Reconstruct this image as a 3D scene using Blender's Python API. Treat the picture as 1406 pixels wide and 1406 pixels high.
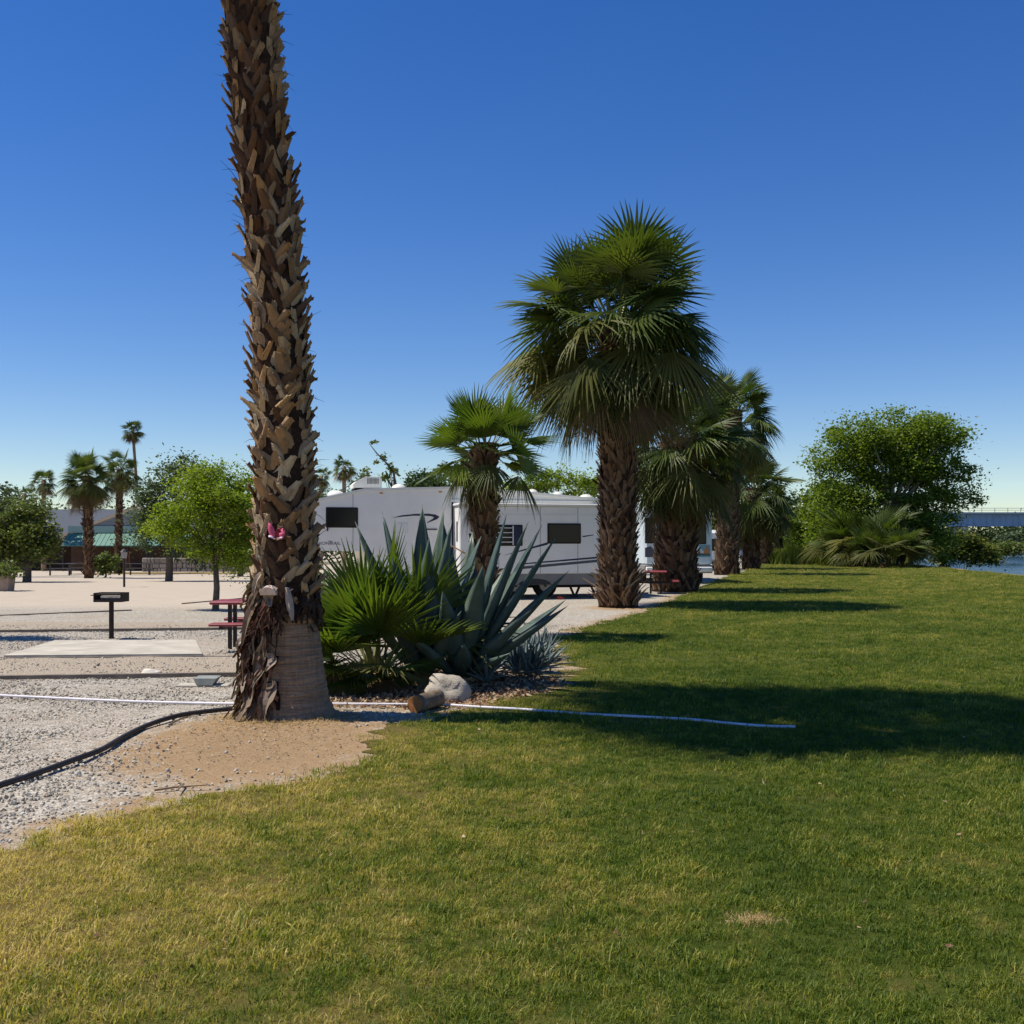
import bpy, math, random
import numpy as np
from mathutils import Vector, Matrix

sc = bpy.context.scene
for o in list(bpy.data.objects):
    bpy.data.objects.remove(o)
C = sc.collection
R = math.radians

# ------------------------------------------------------------------ camera, sky, sun, exposure
F, CX, HY, EYE = 1500.0, 703.0, 748.0, 1.65      # focal length and horizon of the photograph in its pixels
cam_d = bpy.data.cameras.new('camera')
cam = bpy.data.objects.new('camera', cam_d)
C.objects.link(cam)
cam.location = (0, 0, EYE)
cam.rotation_euler = (R(90), 0, 0)
cam_d.sensor_width = 36.0
cam_d.lens = 36.0 * F / 1406.0
cam_d.shift_y = (HY - 703.0) / 1406.0
cam_d.clip_end = 3000
sc.camera = cam

SUN_EL, SUN_AZ = 59.0, -92.0                     # azimuth clockwise from +Y: the sun stands at the left
world = bpy.data.worlds.new('World')
sc.world = world
world.use_nodes = True
wn = world.node_tree
wn.nodes.clear()
sky = wn.nodes.new('ShaderNodeTexSky')
sky.sky_type = 'NISHITA'
sky.sun_disc = False
sky.sun_elevation = R(SUN_EL)
sky.sun_rotation = R(SUN_AZ)
sky.altitude = 60
sky.air_density = 1.0
sky.dust_density = 0.0
sky.ozone_density = 3.6
bg = wn.nodes.new('ShaderNodeBackground')
bg.inputs['Strength'].default_value = 0.098
wo = wn.nodes.new('ShaderNodeOutputWorld')
hsv = wn.nodes.new('ShaderNodeHueSaturation')     # the camera's vivid rendering of the clear sky
hsv.inputs['Hue'].default_value = 0.514
hsv.inputs['Saturation'].default_value = 1.33
wn.links.new(sky.outputs[0], hsv.inputs['Color'])
wb = wn.nodes.new('ShaderNodeMix'); wb.data_type = 'RGBA'; wb.blend_type = 'MULTIPLY'   # white balance
wb.inputs[0].default_value = 1.0
wb.inputs[7].default_value = (1.0, .98, 1.0, 1)
wn.links.new(hsv.outputs[0], wb.inputs[6])
wn.links.new(wb.outputs[2], bg.inputs[0])
wn.links.new(bg.outputs[0], wo.inputs[0])

sl = bpy.data.lights.new('sun', 'SUN')
sl.energy = 4.9
sl.angle = R(0.53)
sl.color = (1.0, 0.945, 0.84)
sun = bpy.data.objects.new('sun', sl)
C.objects.link(sun)
saz = R(SUN_AZ)
sdir = Vector((math.sin(saz) * math.cos(R(SUN_EL)), math.cos(saz) * math.cos(R(SUN_EL)), math.sin(R(SUN_EL))))
sun.rotation_euler = sdir.to_track_quat('Z', 'Y').to_euler()
sun.location = (-20, 5, 30)

sc.view_settings.view_transform = 'Standard'
sc.view_settings.look = 'None'
sc.view_settings.exposure = 0.3
sc.view_settings.gamma = 1.0
sc.view_settings.use_curve_mapping = False
sc.render.engine = 'CYCLES'
sc.cycles.use_denoising = True
sc.cycles.max_bounces = 6
sc.cycles.diffuse_bounces = 3
sc.cycles.transmission_bounces = 3
sc.cycles.transparent_max_bounces = 4

# ------------------------------------------------------------------ helpers
def gpt(px, py):                                  # a photograph pixel on flat ground -> x, y in metres
    d = F * EYE / (py - HY)
    return ((px - CX) / F * d, d)
def wx(px, d): return (px - CX) / F * d
def wz(py, d): return EYE - (py - HY) / F * d
def sstep(a, b, x):
    t = np.clip((x - a) / (b - a), 0, 1)
    return t * t * (3 - 2 * t)

LEDGE_Y = [2.0, 6.0, 6.56, 7.13, 7.57, 8.48, 9.45, 10.2, 10.9, 11.67, 12.9, 14.8, 17.4, 18.75, 21.7, 26.9, 29.5, 42.7, 52.7, 67, 112, 126]
LEDGE_X = [-5.2, -2.82, -2.55, -2.15, -1.53, -1.26, -1.28, -1.07, -.5, 0.02, .58, .71, .60, .60, 1.40, 3.17, 3.87, 7.3, 9.9, 14.1, 25.2, 27.4]
def wob(y, k=1.0):
    return k * (0.07 * np.sin(y * 3.1 + 1) + 0.05 * np.sin(y * 7.3 + 2.2) + 0.035 * np.sin(y * 15.7) + 0.02 * np.sin(y * 31.0 + .4))
def lawn_left(y):
    return np.interp(y, LEDGE_Y, LEDGE_X) + wob(np.asarray(y, float))
def lawn_right(y):
    y = np.asarray(y, float)
    return np.where(y < 59, 27.6 - (59 - y) * .1, 27.6 + (y - 59) * .18) + .25 * np.sin(y * .5) + .12 * np.sin(y * 1.7)

def gz(x, y):                                     # height of the ground
    x = np.asarray(x, float); y = np.asarray(y, float)
    z = -0.0127 * np.clip(y - 45, 0, 90) * sstep(-2, -15, x)
    xr = lawn_right(np.minimum(y, 130)) + .35
    bank = sstep(0, 3.2, x - xr) * sstep(420, 395, y)
    z = z - 2.6 * bank
    z = z + .055 * np.exp(-(((x + 2.05) / 1.0) ** 2 + ((y - 10.0) / .9) ** 2))
    z = z + .06 * np.exp(-(((x + .6) / 1.2) ** 2 + ((y - 13.0) / 1.2) ** 2))
    return z
def g(x, y): return float(gz(x, y))

def np_mesh(name, verts, faces, smooth=False):
    me = bpy.data.meshes.new(name)
    verts = np.asarray(verts, np.float32)
    me.vertices.add(len(verts))
    me.vertices.foreach_set('co', verts.ravel())
    if isinstance(faces, np.ndarray):
        k = faces.shape[1]
        idx = faces.astype(np.int32).ravel()
        starts = np.arange(0, len(idx), k, dtype=np.int32)
    else:
        lens = np.array([len(f) for f in faces], np.int32)
        idx = np.array([i for f in faces for i in f], np.int32)
        starts = np.concatenate([[0], np.cumsum(lens)[:-1]]).astype(np.int32)
    me.loops.add(len(idx))
    me.loops.foreach_set('vertex_index', idx)
    me.polygons.add(len(starts))
    me.polygons.foreach_set('loop_start', starts)
    me.polygons.foreach_set('use_smooth', np.full(len(starts), bool(smooth)))
    me.update(calc_edges=True)
    me.validate()
    return me

class MB:
    """collects shapes for one mesh"""
    def __init__(s): s.v = []; s.f = []; s.m = []
    def add(s, vs, fs, mi=0):
        b = len(s.v)
        s.v += [tuple(v) for v in vs]
        s.f += [tuple(i + b for i in f) for f in fs]
        s.m += [mi] * len(fs)
        return s
    def box(s, x0, y0, z0, x1, y1, z1, mi=0, bev=0.0):
        if bev <= 0:
            vs = [(x, y, z) for x in (x0, x1) for y in (y0, y1) for z in (z0, z1)]
            fs = [(0, 1, 3, 2), (4, 6, 7, 5), (0, 4, 5, 1), (2, 3, 7, 6), (0, 2, 6, 4), (1, 5, 7, 3)]
            return s.add(vs, fs, mi)
        b = min(bev, (x1 - x0) * .49, (y1 - y0) * .49, (z1 - z0) * .49)
        rings = []
        for z, i in ((z0, b), (z0 + b, 0), (z1 - b, 0), (z1, b)):
            r = [(x0 + b, y0 + i, z), (x1 - b, y0 + i, z), (x1 - i, y0 + b, z), (x1 - i, y1 - b, z), (x1 - b, y1 - i, z), (x0 + b, y1 - i, z), (x0 + i, y1 - b, z), (x0 + i, y0 + b, z)]
            rings.append(r)
        return s.loft(rings, True, mi)
    def loft(s, rings, caps=True, mi=0):
        n = len(rings[0]); vs = [p for r in rings for p in r]; fs = []
        for k in range(len(rings) - 1):
            for i in range(n):
                j = (i + 1) % n
                fs.append((k * n + i, k * n + j, (k + 1) * n + j, (k + 1) * n + i))
        if caps:
            fs.append(tuple(range(n - 1, -1, -1)))
            fs.append(tuple((len(rings) - 1) * n + i for i in range(n)))
        return s.add(vs, fs, mi)
    def tube(s, pts, rad, n=8, caps=True, mi=0):
        pts = [Vector(p) for p in pts]
        if not hasattr(rad, '__len__'): rad = [rad] * len(pts)
        rings = []; up = None
        for i, p in enumerate(pts):
            t = (pts[min(i + 1, len(pts) - 1)] - pts[max(i - 1, 0)])
            t = t.normalized() if t.length > 1e-9 else Vector((0, 0, 1))
            if up is None: up = Vector((0, 1, 0)) if abs(t.y) < .9 else Vector((1, 0, 0))
            a = up - t * up.dot(t)
            if a.length < 1e-5: a = t.orthogonal()
            a.normalize(); up = a; b = t.cross(a)
            rings.append([tuple(p + rad[i] * (math.cos(2 * math.pi * k / n) * a + math.sin(2 * math.pi * k / n) * b)) for k in range(n)])
        return s.loft(rings, caps, mi)
    def lathe(s, prof, c=(0, 0, 0), n=16, caps=True, mi=0):
        rings = [[(c[0] + r * math.cos(2 * math.pi * k / n), c[1] + r * math.sin(2 * math.pi * k / n), c[2] + z) for k in range(n)] for r, z in prof]
        return s.loft(rings, caps, mi)
    def prism(s, poly, y0, y1, mi=0):             # polygon in x,z extruded along y
        n = len(poly)
        vs = [(x, y0, z) for x, z in poly] + [(x, y1, z) for x, z in poly]
        fs = [tuple(range(n)), tuple(range(2 * n - 1, n - 1, -1))] + [(i, i + n, (i + 1) % n + n, (i + 1) % n) for i in range(n)]
        return s.add(vs, fs, mi)
    def mesh(s, name, mats, smooth=False):
        me = np_mesh(name, s.v, s.f, smooth)
        mats = mats if isinstance(mats, (list, tuple)) else [mats]
        for m in mats: me.materials.append(m)
        if len(mats) > 1: me.polygons.foreach_set('material_index', s.m)
        return me
    def build(s, name, mats, parent=None, smooth=False, loc=None):
        return link(name, s.mesh(name, mats, smooth), parent, loc)

def link(name, me, parent=None, loc=None, rot=None, scale=None, kind=None):
    o = bpy.data.objects.new(name, me)
    C.objects.link(o)
    if parent is not None: o.parent = parent
    if loc is not None: o.location = loc
    if rot is not None: o.rotation_euler = rot
    if scale is not None: o.scale = scale if hasattr(scale, '__len__') else (scale,) * 3
    if kind: o['kind'] = kind
    return o
def tag(o, label, cat, group=None):
    o['label'] = label; o['category'] = cat
    if group: o['group'] = group
    return o
def thing(name, label, cat, loc=(0, 0, 0), rotz=0.0, group=None):
    o = bpy.data.objects.new(name, None)
    C.objects.link(o)
    o.empty_display_size = .2
    o.location = loc; o.rotation_euler = (0, 0, rotz)
    return tag(o, label, cat, group)
def struct(o):
    o['kind'] = 'structure'; return o

# ------------------------------------------------------------------ materials
def S(r, g_, b): # sRGB 0..255 -> linear
    f = lambda c: (c / 255 / 12.92) if c / 255 <= .04045 else ((c / 255 + .055) / 1.055) ** 2.4
    return (f(r), f(g_), f(b), 1)
def c4(c): return tuple(c) if len(c) == 4 else tuple(c) + (1,)

class NT:
    def __init__(s, name):
        s.m = bpy.data.materials.new(name); s.m.use_nodes = True
        s.t = s.m.node_tree; s.n = s.t.nodes; s.l = s.t.links
        s.b = s.n['Principled BSDF']; s.out = s.n['Material Output']
    def new(s, t, **k):
        n = s.n.new(t)
        for a, v in k.items(): setattr(n, a, v)
        return n
    def pos(s, obj=False):
        if obj: return s.new('ShaderNodeTexCoord').outputs['Object']
        return s.new('ShaderNodeNewGeometry').outputs['Position']
    def noise(s, scale, detail=3, rough=.55, vec=None, dist=0):
        n = s.new('ShaderNodeTexNoise'); n.inputs['Scale'].default_value = scale
        n.inputs['Detail'].default_value = detail; n.inputs['Roughness'].default_value = rough
        n.inputs['Distortion'].default_value = dist
        if vec is not None: s.l.new(vec, n.inputs['Vector'])
        return n.outputs['Fac']
    def ramp(s, fac, stops):
        n = s.new('ShaderNodeValToRGB'); e = n.color_ramp.elements
        while len(e) < len(stops): e.new(.5)
        for i, (p, c) in enumerate(stops):
            e[i].position = p; e[i].color = c4(c) if hasattr(c, '__len__') else (c, c, c, 1)
        s.l.new(fac, n.inputs[0]); return n.outputs[0]
    def mix(s, fac, a, b, mode='MIX'):
        n = s.new('ShaderNodeMix', data_type='RGBA', blend_type=mode)
        for inp, v in ((n.inputs[0], fac), (n.inputs[6], a), (n.inputs[7], b)):
            if isinstance(v, bpy.types.NodeSocket): s.l.new(v, inp)
            else: inp.default_value = v if not hasattr(v, '__len__') else c4(v)
        return n.outputs[2]
    def math(s, op, a, b=None):
        n = s.new('ShaderNodeMath', operation=op)
        for i, v in enumerate((a, b)):
            if v is None: continue
            if isinstance(v, bpy.types.NodeSocket): s.l.new(v, n.inputs[i])
            else: n.inputs[i].default_value = v
        return n.outputs[0]
    def bump(s, h, strength=.5, dist=.02):
        n = s.new('ShaderNodeBump'); n.inputs['Strength'].default_value = strength; n.inputs['Distance'].default_value = dist
        s.l.new(h, n.inputs['Height']); s.l.new(n.outputs[0], s.b.inputs['Normal']); return n
    def base(s, c, rough=.8, spec=.3, metal=0):
        i = s.b.inputs['Base Color']
        if isinstance(c, bpy.types.NodeSocket): s.l.new(c, i)
        else: i.default_value = c4(c)
        s.b.inputs['Roughness'].default_value = rough
        s.b.inputs['Specular IOR Level'].default_value = spec
        s.b.inputs['Metallic'].default_value = metal
        return s
    def island(s): return s.new('ShaderNodeNewGeometry').outputs['Random Per Island']
    def objrand(s): return s.new('ShaderNodeObjectInfo').outputs['Random']
    def translucent(s, col, fac):
        t = s.new('ShaderNodeBsdfTranslucent')
        if isinstance(col, bpy.types.NodeSocket): s.l.new(col, t.inputs[0])
        else: t.inputs[0].default_value = c4(col)
        mx = s.new('ShaderNodeMixShader'); mx.inputs[0].default_value = fac
        s.l.new(s.b.outputs[0], mx.inputs[1]); s.l.new(t.outputs[0], mx.inputs[2])
        s.l.new(mx.outputs[0], s.out.inputs[0]); return s

def plain(name, c, rough=.6, spec=.4, var=.12, scale=6, bump=0, metal=0, obj=True):
    t = NT(name)
    n = t.noise(scale, 4, .6, t.pos(obj))
    a = tuple(x * (1 - var) for x in c[:3]); b = tuple(min(1, x * (1 + var)) for x in c[:3])
    t.base(t.ramp(n, [(.3, a), (.7, b)]), rough, spec, metal)
    if bump: t.bump(t.noise(scale * 6, 4, .6, t.pos(obj)), bump, .01)
    return t.m

def leafmat(name, cols, spec=.25, rough=.5, transl=.25, tcol=None, src='island', extra=None):
    t = NT(name)
    r = t.island() if src == 'island' else t.objrand()
    k = len(cols)
    col = t.ramp(r, [(i / max(1, k - 1), c) for i, c in enumerate(cols)])
    n = t.noise(.9, 3, .6, t.pos())
    col = t.mix(t.ramp(n, [(.35, 0.0), (.65, .45)]), col, extra if extra else tuple(c * 1.5 for c in cols[-1][:3]))
    t.base(col, rough, spec)
    t.translucent(tcol if tcol else t.mix(1.0, col, (1.5, 1.7, .6), 'MULTIPLY'), transl)
    return t.m

MAT = {}
# ground with gravel, sand and dirt zones carried by attributes of the terrain
t = NT('gravel_ground')
P = t.pos()
vo = t.new('ShaderNodeTexVoronoi'); vo.inputs['Scale'].default_value = 42; t.l.new(P, vo.inputs['Vector'])
vr = t.new('ShaderNodeTexVoronoi'); vr.inputs['Scale'].default_value = 17; t.l.new(P, vr.inputs['Vector'])
sepc = t.new('ShaderNodeSeparateColor'); t.l.new(vo.outputs['Color'], sepc.inputs[0])
sepd = t.new('ShaderNodeSeparateColor'); t.l.new(vr.outputs['Color'], sepd.inputs[0])
gcol = t.ramp(sepc.outputs[0], [(0, (.18, .15, .115)), (.35, (.34, .30, .24)), (.7, (.47, .425, .35)), (1, (.66, .61, .52))])
gcol = t.mix(.35, gcol, t.ramp(sepd.outputs[1], [(0, (.20, .17, .13)), (1, (.52, .475, .40))]))
big = t.noise(.7, 4, .6, P)
gcol = t.mix(t.ramp(big, [(.42, 0.0), (.7, .45)]), gcol, (.36, .27, .19))
fine = t.noise(55, 4, .7, P)
sandc = t.mix(fine, (.29, .225, .155), (.46, .375, .275))
dirtc = t.mix(t.noise(9, 5, .7, P), (.21, .12, .048), (.39, .245, .112))
roadc = t.mix(t.noise(1.3, 5, .65, P), (.38, .315, .235), (.50, .425, .335))
def attr(nm):
    a = t.new('ShaderNodeAttribute'); a.attribute_name = nm; return a.outputs['Fac']
pert = t.math('MULTIPLY', t.math('SUBTRACT', t.noise(3.5, 5, .65, P), .5), 1.1)
def zone(nm, lo=.42, hi=.58): return t.ramp(t.math('ADD', attr(nm), pert), [(lo, 0.0), (hi, 1.0)])
col = t.mix(t.math('MULTIPLY', zone('sand', .3, .8), .75), gcol, sandc)
col = t.mix(t.math('MULTIPLY', zone('dirt', .3, .72), .85), col, t.mix(t.ramp(t.noise(38, 4, .7, P), [(.5, 0.0), (.68, .6)]), dirtc, (.44, .31, .17)))
col = t.mix(zone('road', .2, .9), col, roadc)
t.base(col, .95, .15)
hgt = t.mix(attr('road'), t.mix(attr('dirt'), vo.outputs['Distance'], fine), t.math('MULTIPLY', fine, .4))
t.bump(hgt, .9, .02)
MAT['ground'] = t.m

# lawn thatch and blade colours: green where watered, straw where dry, by place
def lawn_dry(t, P):
    n1 = t.noise(.55, 4, .6, P); n2 = t.noise(2.6, 4, .65, P)
    sx = t.new('ShaderNodeSeparateXYZ'); t.l.new(P, sx.inputs[0])
    gx = t.new('ShaderNodeMapRange'); t.l.new(sx.outputs[0], gx.inputs[0])
    gx.inputs[1].default_value = -2.6; gx.inputs[2].default_value = 1.4; gx.inputs[3].default_value = .27; gx.inputs[4].default_value = -.16
    gy = t.new('ShaderNodeMapRange'); t.l.new(sx.outputs[1], gy.inputs[0])
    gy.inputs[1].default_value = 12; gy.inputs[2].default_value = 45; gy.inputs[3].default_value = .0; gy.inputs[4].default_value = .12
    n3 = t.noise(9.0, 3, .6, P)
    a = t.math('ADD', t.math('ADD', t.math('MULTIPLY', n1, .40), t.math('MULTIPLY', n2, .35)), t.math('MULTIPLY', n3, .25))
    a = t.math('ADD', t.math('MULTIPLY', t.math('SUBTRACT', a, .5), 1.9), .5)
    return t.math('ADD', t.math('ADD', a, gx.outputs[0]), gy.outputs[0])
t = NT('lawn_soil'); P = t.pos()
dry = t.ramp(lawn_dry(t, P), [(.36, 0.0), (.72, 1.0)])
fine = t.noise(120, 3, .8, P)
gr = t.mix(fine, (.022, .034, .004), (.13, .16, .022)); st = t.mix(fine, (.085, .06, .016), (.32, .23, .075))
t.base(t.mix(dry, gr, st), .95, .1); t.bump(fine, .8, .03)
MAT['lawn'] = t.m
t = NT('grass_blade'); P = t.pos()
rnd = t.objrand(); isl = t.island()
dry = t.math('ADD', lawn_dry(t, P), t.math('MULTIPLY', t.math('SUBTRACT', rnd, .5), .34))
dry = t.math('ADD', dry, t.math('MULTIPLY', t.math('SUBTRACT', isl, .5), .30))
col = t.ramp(dry, [(.20, (.056, .096, .008)), (.45, (.138, .182, .018)), (.62, (.285, .270, .044)), (.80, (.50, .39, .110)), (.98, (.66, .50, .20))])
t.base(col, .55, .3); t.translucent(t.mix(1.0, col, (1.4, 1.5, .7), 'MULTIPLY'), .38)
MAT['blade'] = t.m

MAT['frond'] = leafmat('palm_frond_green', [(.030, .058, .014), (.055, .090, .016), (.095, .125, .024)], .22, .5, .25, src='obj', extra=(.14, .15, .035))
MAT['frond_young'] = leafmat('palm_frond_young', [(.030, .062, .010), (.065, .115, .016), (.14, .18, .026)], .3, .45, .3, src='obj', extra=(.20, .22, .035))
MAT['frond_old'] = leafmat('palm_frond_olive', [(.038, .058, .016), (.080, .090, .020), (.14, .135, .034)], .18, .55, .22, src='obj', extra=(.18, .155, .045))
MAT['frond_dead'] = leafmat('palm_frond_dead', [(.11, .07, .035), (.19, .125, .065), (.27, .19, .105)], .15, .8, .08, src='obj', extra=(.13, .09, .05))
MAT['petiole'] = plain('palm_petiole', (.16, .17, .05), .5, .4)
MAT['petiole_dead'] = plain('palm_petiole_dead', (.20, .12, .055), .8, .2)
def bootmat(name, cols, src):
    t = NT(name)
    r = t.objrand() if src == 'obj' else t.island()
    P = t.pos(True)
    mp = t.new('ShaderNodeMapping'); mp.inputs['Scale'].default_value = (60, 60, 5); t.l.new(P, mp.inputs[0])
    fib = t.noise(1.0, 4, .7, mp.outputs[0])
    col = t.ramp(r, [(i / (len(cols) - 1), c) for i, c in enumerate(cols)])
    col = t.mix(t.ramp(fib, [(.45, .0), (.8, .6)]), col, (.06, .032, .018))
    t.base(col, .85, .15); t.bump(fib, .6, .01)
    return t.m
BC = [(.095, .05, .027), (.36, .22, .105), (.46, .33, .18), (.16, .09, .045), (.54, .42, .26), (.30, .21, .13), (.40, .22, .085), (.22, .14, .08)]
MAT['boot'] = bootmat('palm_leaf_base', BC, 'obj')
MAT['boot_pale'] = bootmat('palm_leaf_base_pale', [(.10, .06, .035), (.33, .24, .16), (.18, .12, .075), (.45, .35, .26)], 'island')
MAT['boot_new_shaded'] = bootmat('palm_leaf_base_new_shaded', [(.045, .022, .012), (.12, .055, .024), (.07, .038, .022), (.17, .085, .036), (.10, .06, .038), (.24, .16, .09)], 'obj')  # newer red-brown bases, with the crown's shade painted into the dark tones
MAT['boot_rest'] = bootmat('palm_leaf_base_rest', BC, 'island')
MAT['boot_i'] = bootmat('palm_leaf_base_far', [(.045, .024, .014), (.12, .065, .034), (.20, .13, .075), (.08, .046, .026), (.25, .17, .10)], 'island')
t = NT('palm_trunk_bark'); P = t.pos(True)
mp = t.new('ShaderNodeMapping'); mp.inputs['Scale'].default_value = (3, 3, 42); t.l.new(P, mp.inputs[0])
ring = t.noise(1.0, 4, .6, mp.outputs[0], .6)
mp2 = t.new('ShaderNodeMapping'); mp2.inputs['Scale'].default_value = (30, 30, 3); t.l.new(P, mp2.inputs[0])
crk = t.noise(1.0, 4, .7, mp2.outputs[0])
t.base(t.mix(t.ramp(crk, [(.45, 0.0), (.8, .6)]), t.ramp(ring, [(.3, (.20, .135, .085)), (.7, (.40, .285, .19))]), (.10, .065, .04)), .9, .15)
t.bump(t.math('ADD', ring, t.math('MULTIPLY', crk, .6)), 1.0, .03)
MAT['bark_palm'] = t.m
MAT['core'] = plain('palm_trunk_core', (.045, .026, .016), .95, .1, .4, 30, .8)
MAT['shred'] = leafmat('dry_palm_shred', [(.035, .015, .01), (.12, .05, .035), (.09, .055, .035), (.33, .25, .18), (.10, .06, .04), (.24, .17, .12), (.42, .34, .26)], .15, .85, .05, src='obj', extra=(.045, .022, .016))
MAT['shred_dark'] = leafmat('dark_palm_rag', [(.03, .018, .012), (.07, .045, .03), (.13, .085, .055), (.05, .03, .02)], .1, .9, .03, src='obj', extra=(.04, .025, .018))
MAT['straw'] = leafmat('straw', [(.30, .18, .07), (.44, .29, .12), (.36, .26, .14)], .15, .8, .15)
MAT['bark'] = plain('tree_bark', (.13, .10, .075), .9, .15, .35, 9, .7)
MAT['bark_pale'] = plain('pale_tree_bark', (.24, .20, .165), .9, .15, .3, 7, .6)
MAT['agave'] = None
t = NT('agave_leaf'); P = t.pos(); n = t.noise(4, 4, .6, P)
t.base(t.mix(t.objrand(), t.ramp(n, [(.3, (.040, .070, .060)), (.7, (.080, .118, .10))]), t.ramp(n, [(.3, (.055, .088, .064)), (.7, (.12, .155, .115))])), .45, .3)
MAT['agave'] = t.m
MAT['agave_pup'] = plain('agave_pup_leaf', (.12, .155, .145), .5, .3, .3, 5, 0, 0, False)
MAT['agave_dry'] = plain('agave_dry_leaf', (.24, .19, .12), .8, .2, .3, 8)

# ------------------------------------------------------------------ ground, lawn, river
def axis(*seg):
    a = []
    for lo, hi, st in seg: a += list(np.arange(lo, hi, st))
    return np.array(a + [seg[-1][1]])
xs = axis((-900, -60, 40), (-60, -12, 3), (-12, 6, .12), (6, 60, 1.0), (60, 900, 35))
ys = axis((-60, 3, 5), (3, 27, .12), (27, 60, .7), (60, 140, 3), (140, 1500, 25))
XX, YY = np.meshgrid(xs, ys)
def vnoise(x, y, f, seed=0):
    return (np.sin(x * f + 1.3 * np.sin(y * f * .7 + seed) + seed) * np.sin(y * f * 1.1 + 1.7 * np.sin(x * f * .6 + 2 * seed)))
ZZ = gz(XX, YY)
near = ((XX < lawn_left(np.clip(YY, 2, 120)) - .3) & (YY < 27)).astype(float)
ZZ = ZZ + near * (.008 * vnoise(XX, YY, 2.1, 1) + .005 * vnoise(XX, YY, 6.3, 2))
nx, ny = len(xs), len(ys)
V = np.stack([XX.ravel(), YY.ravel(), ZZ.ravel()], 1)
ii, jj = np.meshgrid(np.arange(nx - 1), np.arange(ny - 1))
q = (jj * nx + ii).ravel()
Fq = np.stack([q, q + 1, q + nx + 1, q + nx], 1)
me = np_mesh('ground', V, Fq, True)
me.materials.append(MAT['ground'])
def ell(cx, cy, rx, ry): return np.exp(-(((XX - cx) / rx) ** 2 + ((YY - cy) / ry) ** 2) * .9)
edge = np.exp(-((XX - lawn_left(np.clip(YY, 2, 120))) / .5) ** 2) * (YY < 40)
dirt = np.clip(np.maximum.reduce([1.15 * ell(-2.05, 9.0, 1.2, 1.75), 1.3 * ell(-.7, 12.4, 1.7, 1.7), ell(2.9, 28.6, 1.1, 1.2) , .62 * edge]), 0, 1)
dirt = np.maximum(dirt, (XX > lawn_right(np.clip(YY, 2, 120)) - .5) * .9)
sand = np.clip(sstep(13.55, 13.7, YY) * sstep(16.1, 15.9, YY) * sstep(-2.3, -3.2, XX) + sstep(21.0, 21.3, YY) * sstep(23.6, 23.0, YY) * (XX < -2.5), 0, 1)
road = np.clip(sstep(26.5, 31, YY) * sstep(-2.0, -6.0, XX), 0, 1)
for nm, arr in (('dirt', dirt), ('sand', sand), ('road', road)):
    a = me.attributes.new(nm, 'FLOAT', 'POINT'); a.data.foreach_set('value', arr.ravel().astype(np.float32))
struct(link('ground', me))

ly = axis((1.5, 30, .05), (30, 60, .4), (60, 124, 1.0))
tt = np.linspace(0, 1, 40) ** 1.6
L0, L1 = lawn_left(ly) + .14 + wob(ly * 1.9 + 3, .8), np.where(ly > 88, np.maximum(lawn_left(ly) + .5, np.minimum(lawn_right(ly), 33 - (ly - 88) * .15)), lawn_right(ly))
LX = L0[:, None] + (L1 - L0)[:, None] * tt[None, :]
LY = np.repeat(ly[:, None], 40, 1)
LZ = gz(np.minimum(LX, lawn_right(LY)), LY) + .006
nl = len(ly)
ii, jj = np.meshgrid(np.arange(39), np.arange(nl - 1)); q = (jj * 40 + ii).ravel()
me = np_mesh('lawn', np.stack([LX.ravel(), LY.ravel(), LZ.ravel()], 1), np.stack([q, q + 1, q + 41, q + 40], 1), True)
me.materials.append(MAT['lawn'])
struct(link('lawn', me))

t = NT('river_water'); P = t.pos()
mp = t.new('ShaderNodeMapping'); mp.inputs['Scale'].default_value = (.5, .9, 1); t.l.new(P, mp.inputs[0])
t.base((.018, .055, .085), .12, .5); t.b.inputs['IOR'].default_value = 1.33
t.bump(t.noise(1.0, 4, .6, mp.outputs[0]), .5, .25)
MB().add([(20, -60, -1.05), (900, -60, -1.05), (900, 430, -1.05), (20, 430, -1.05)], [(0, 1, 2, 3)]).build('river', t.m)
struct(bpy.data.objects['river'])

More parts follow.
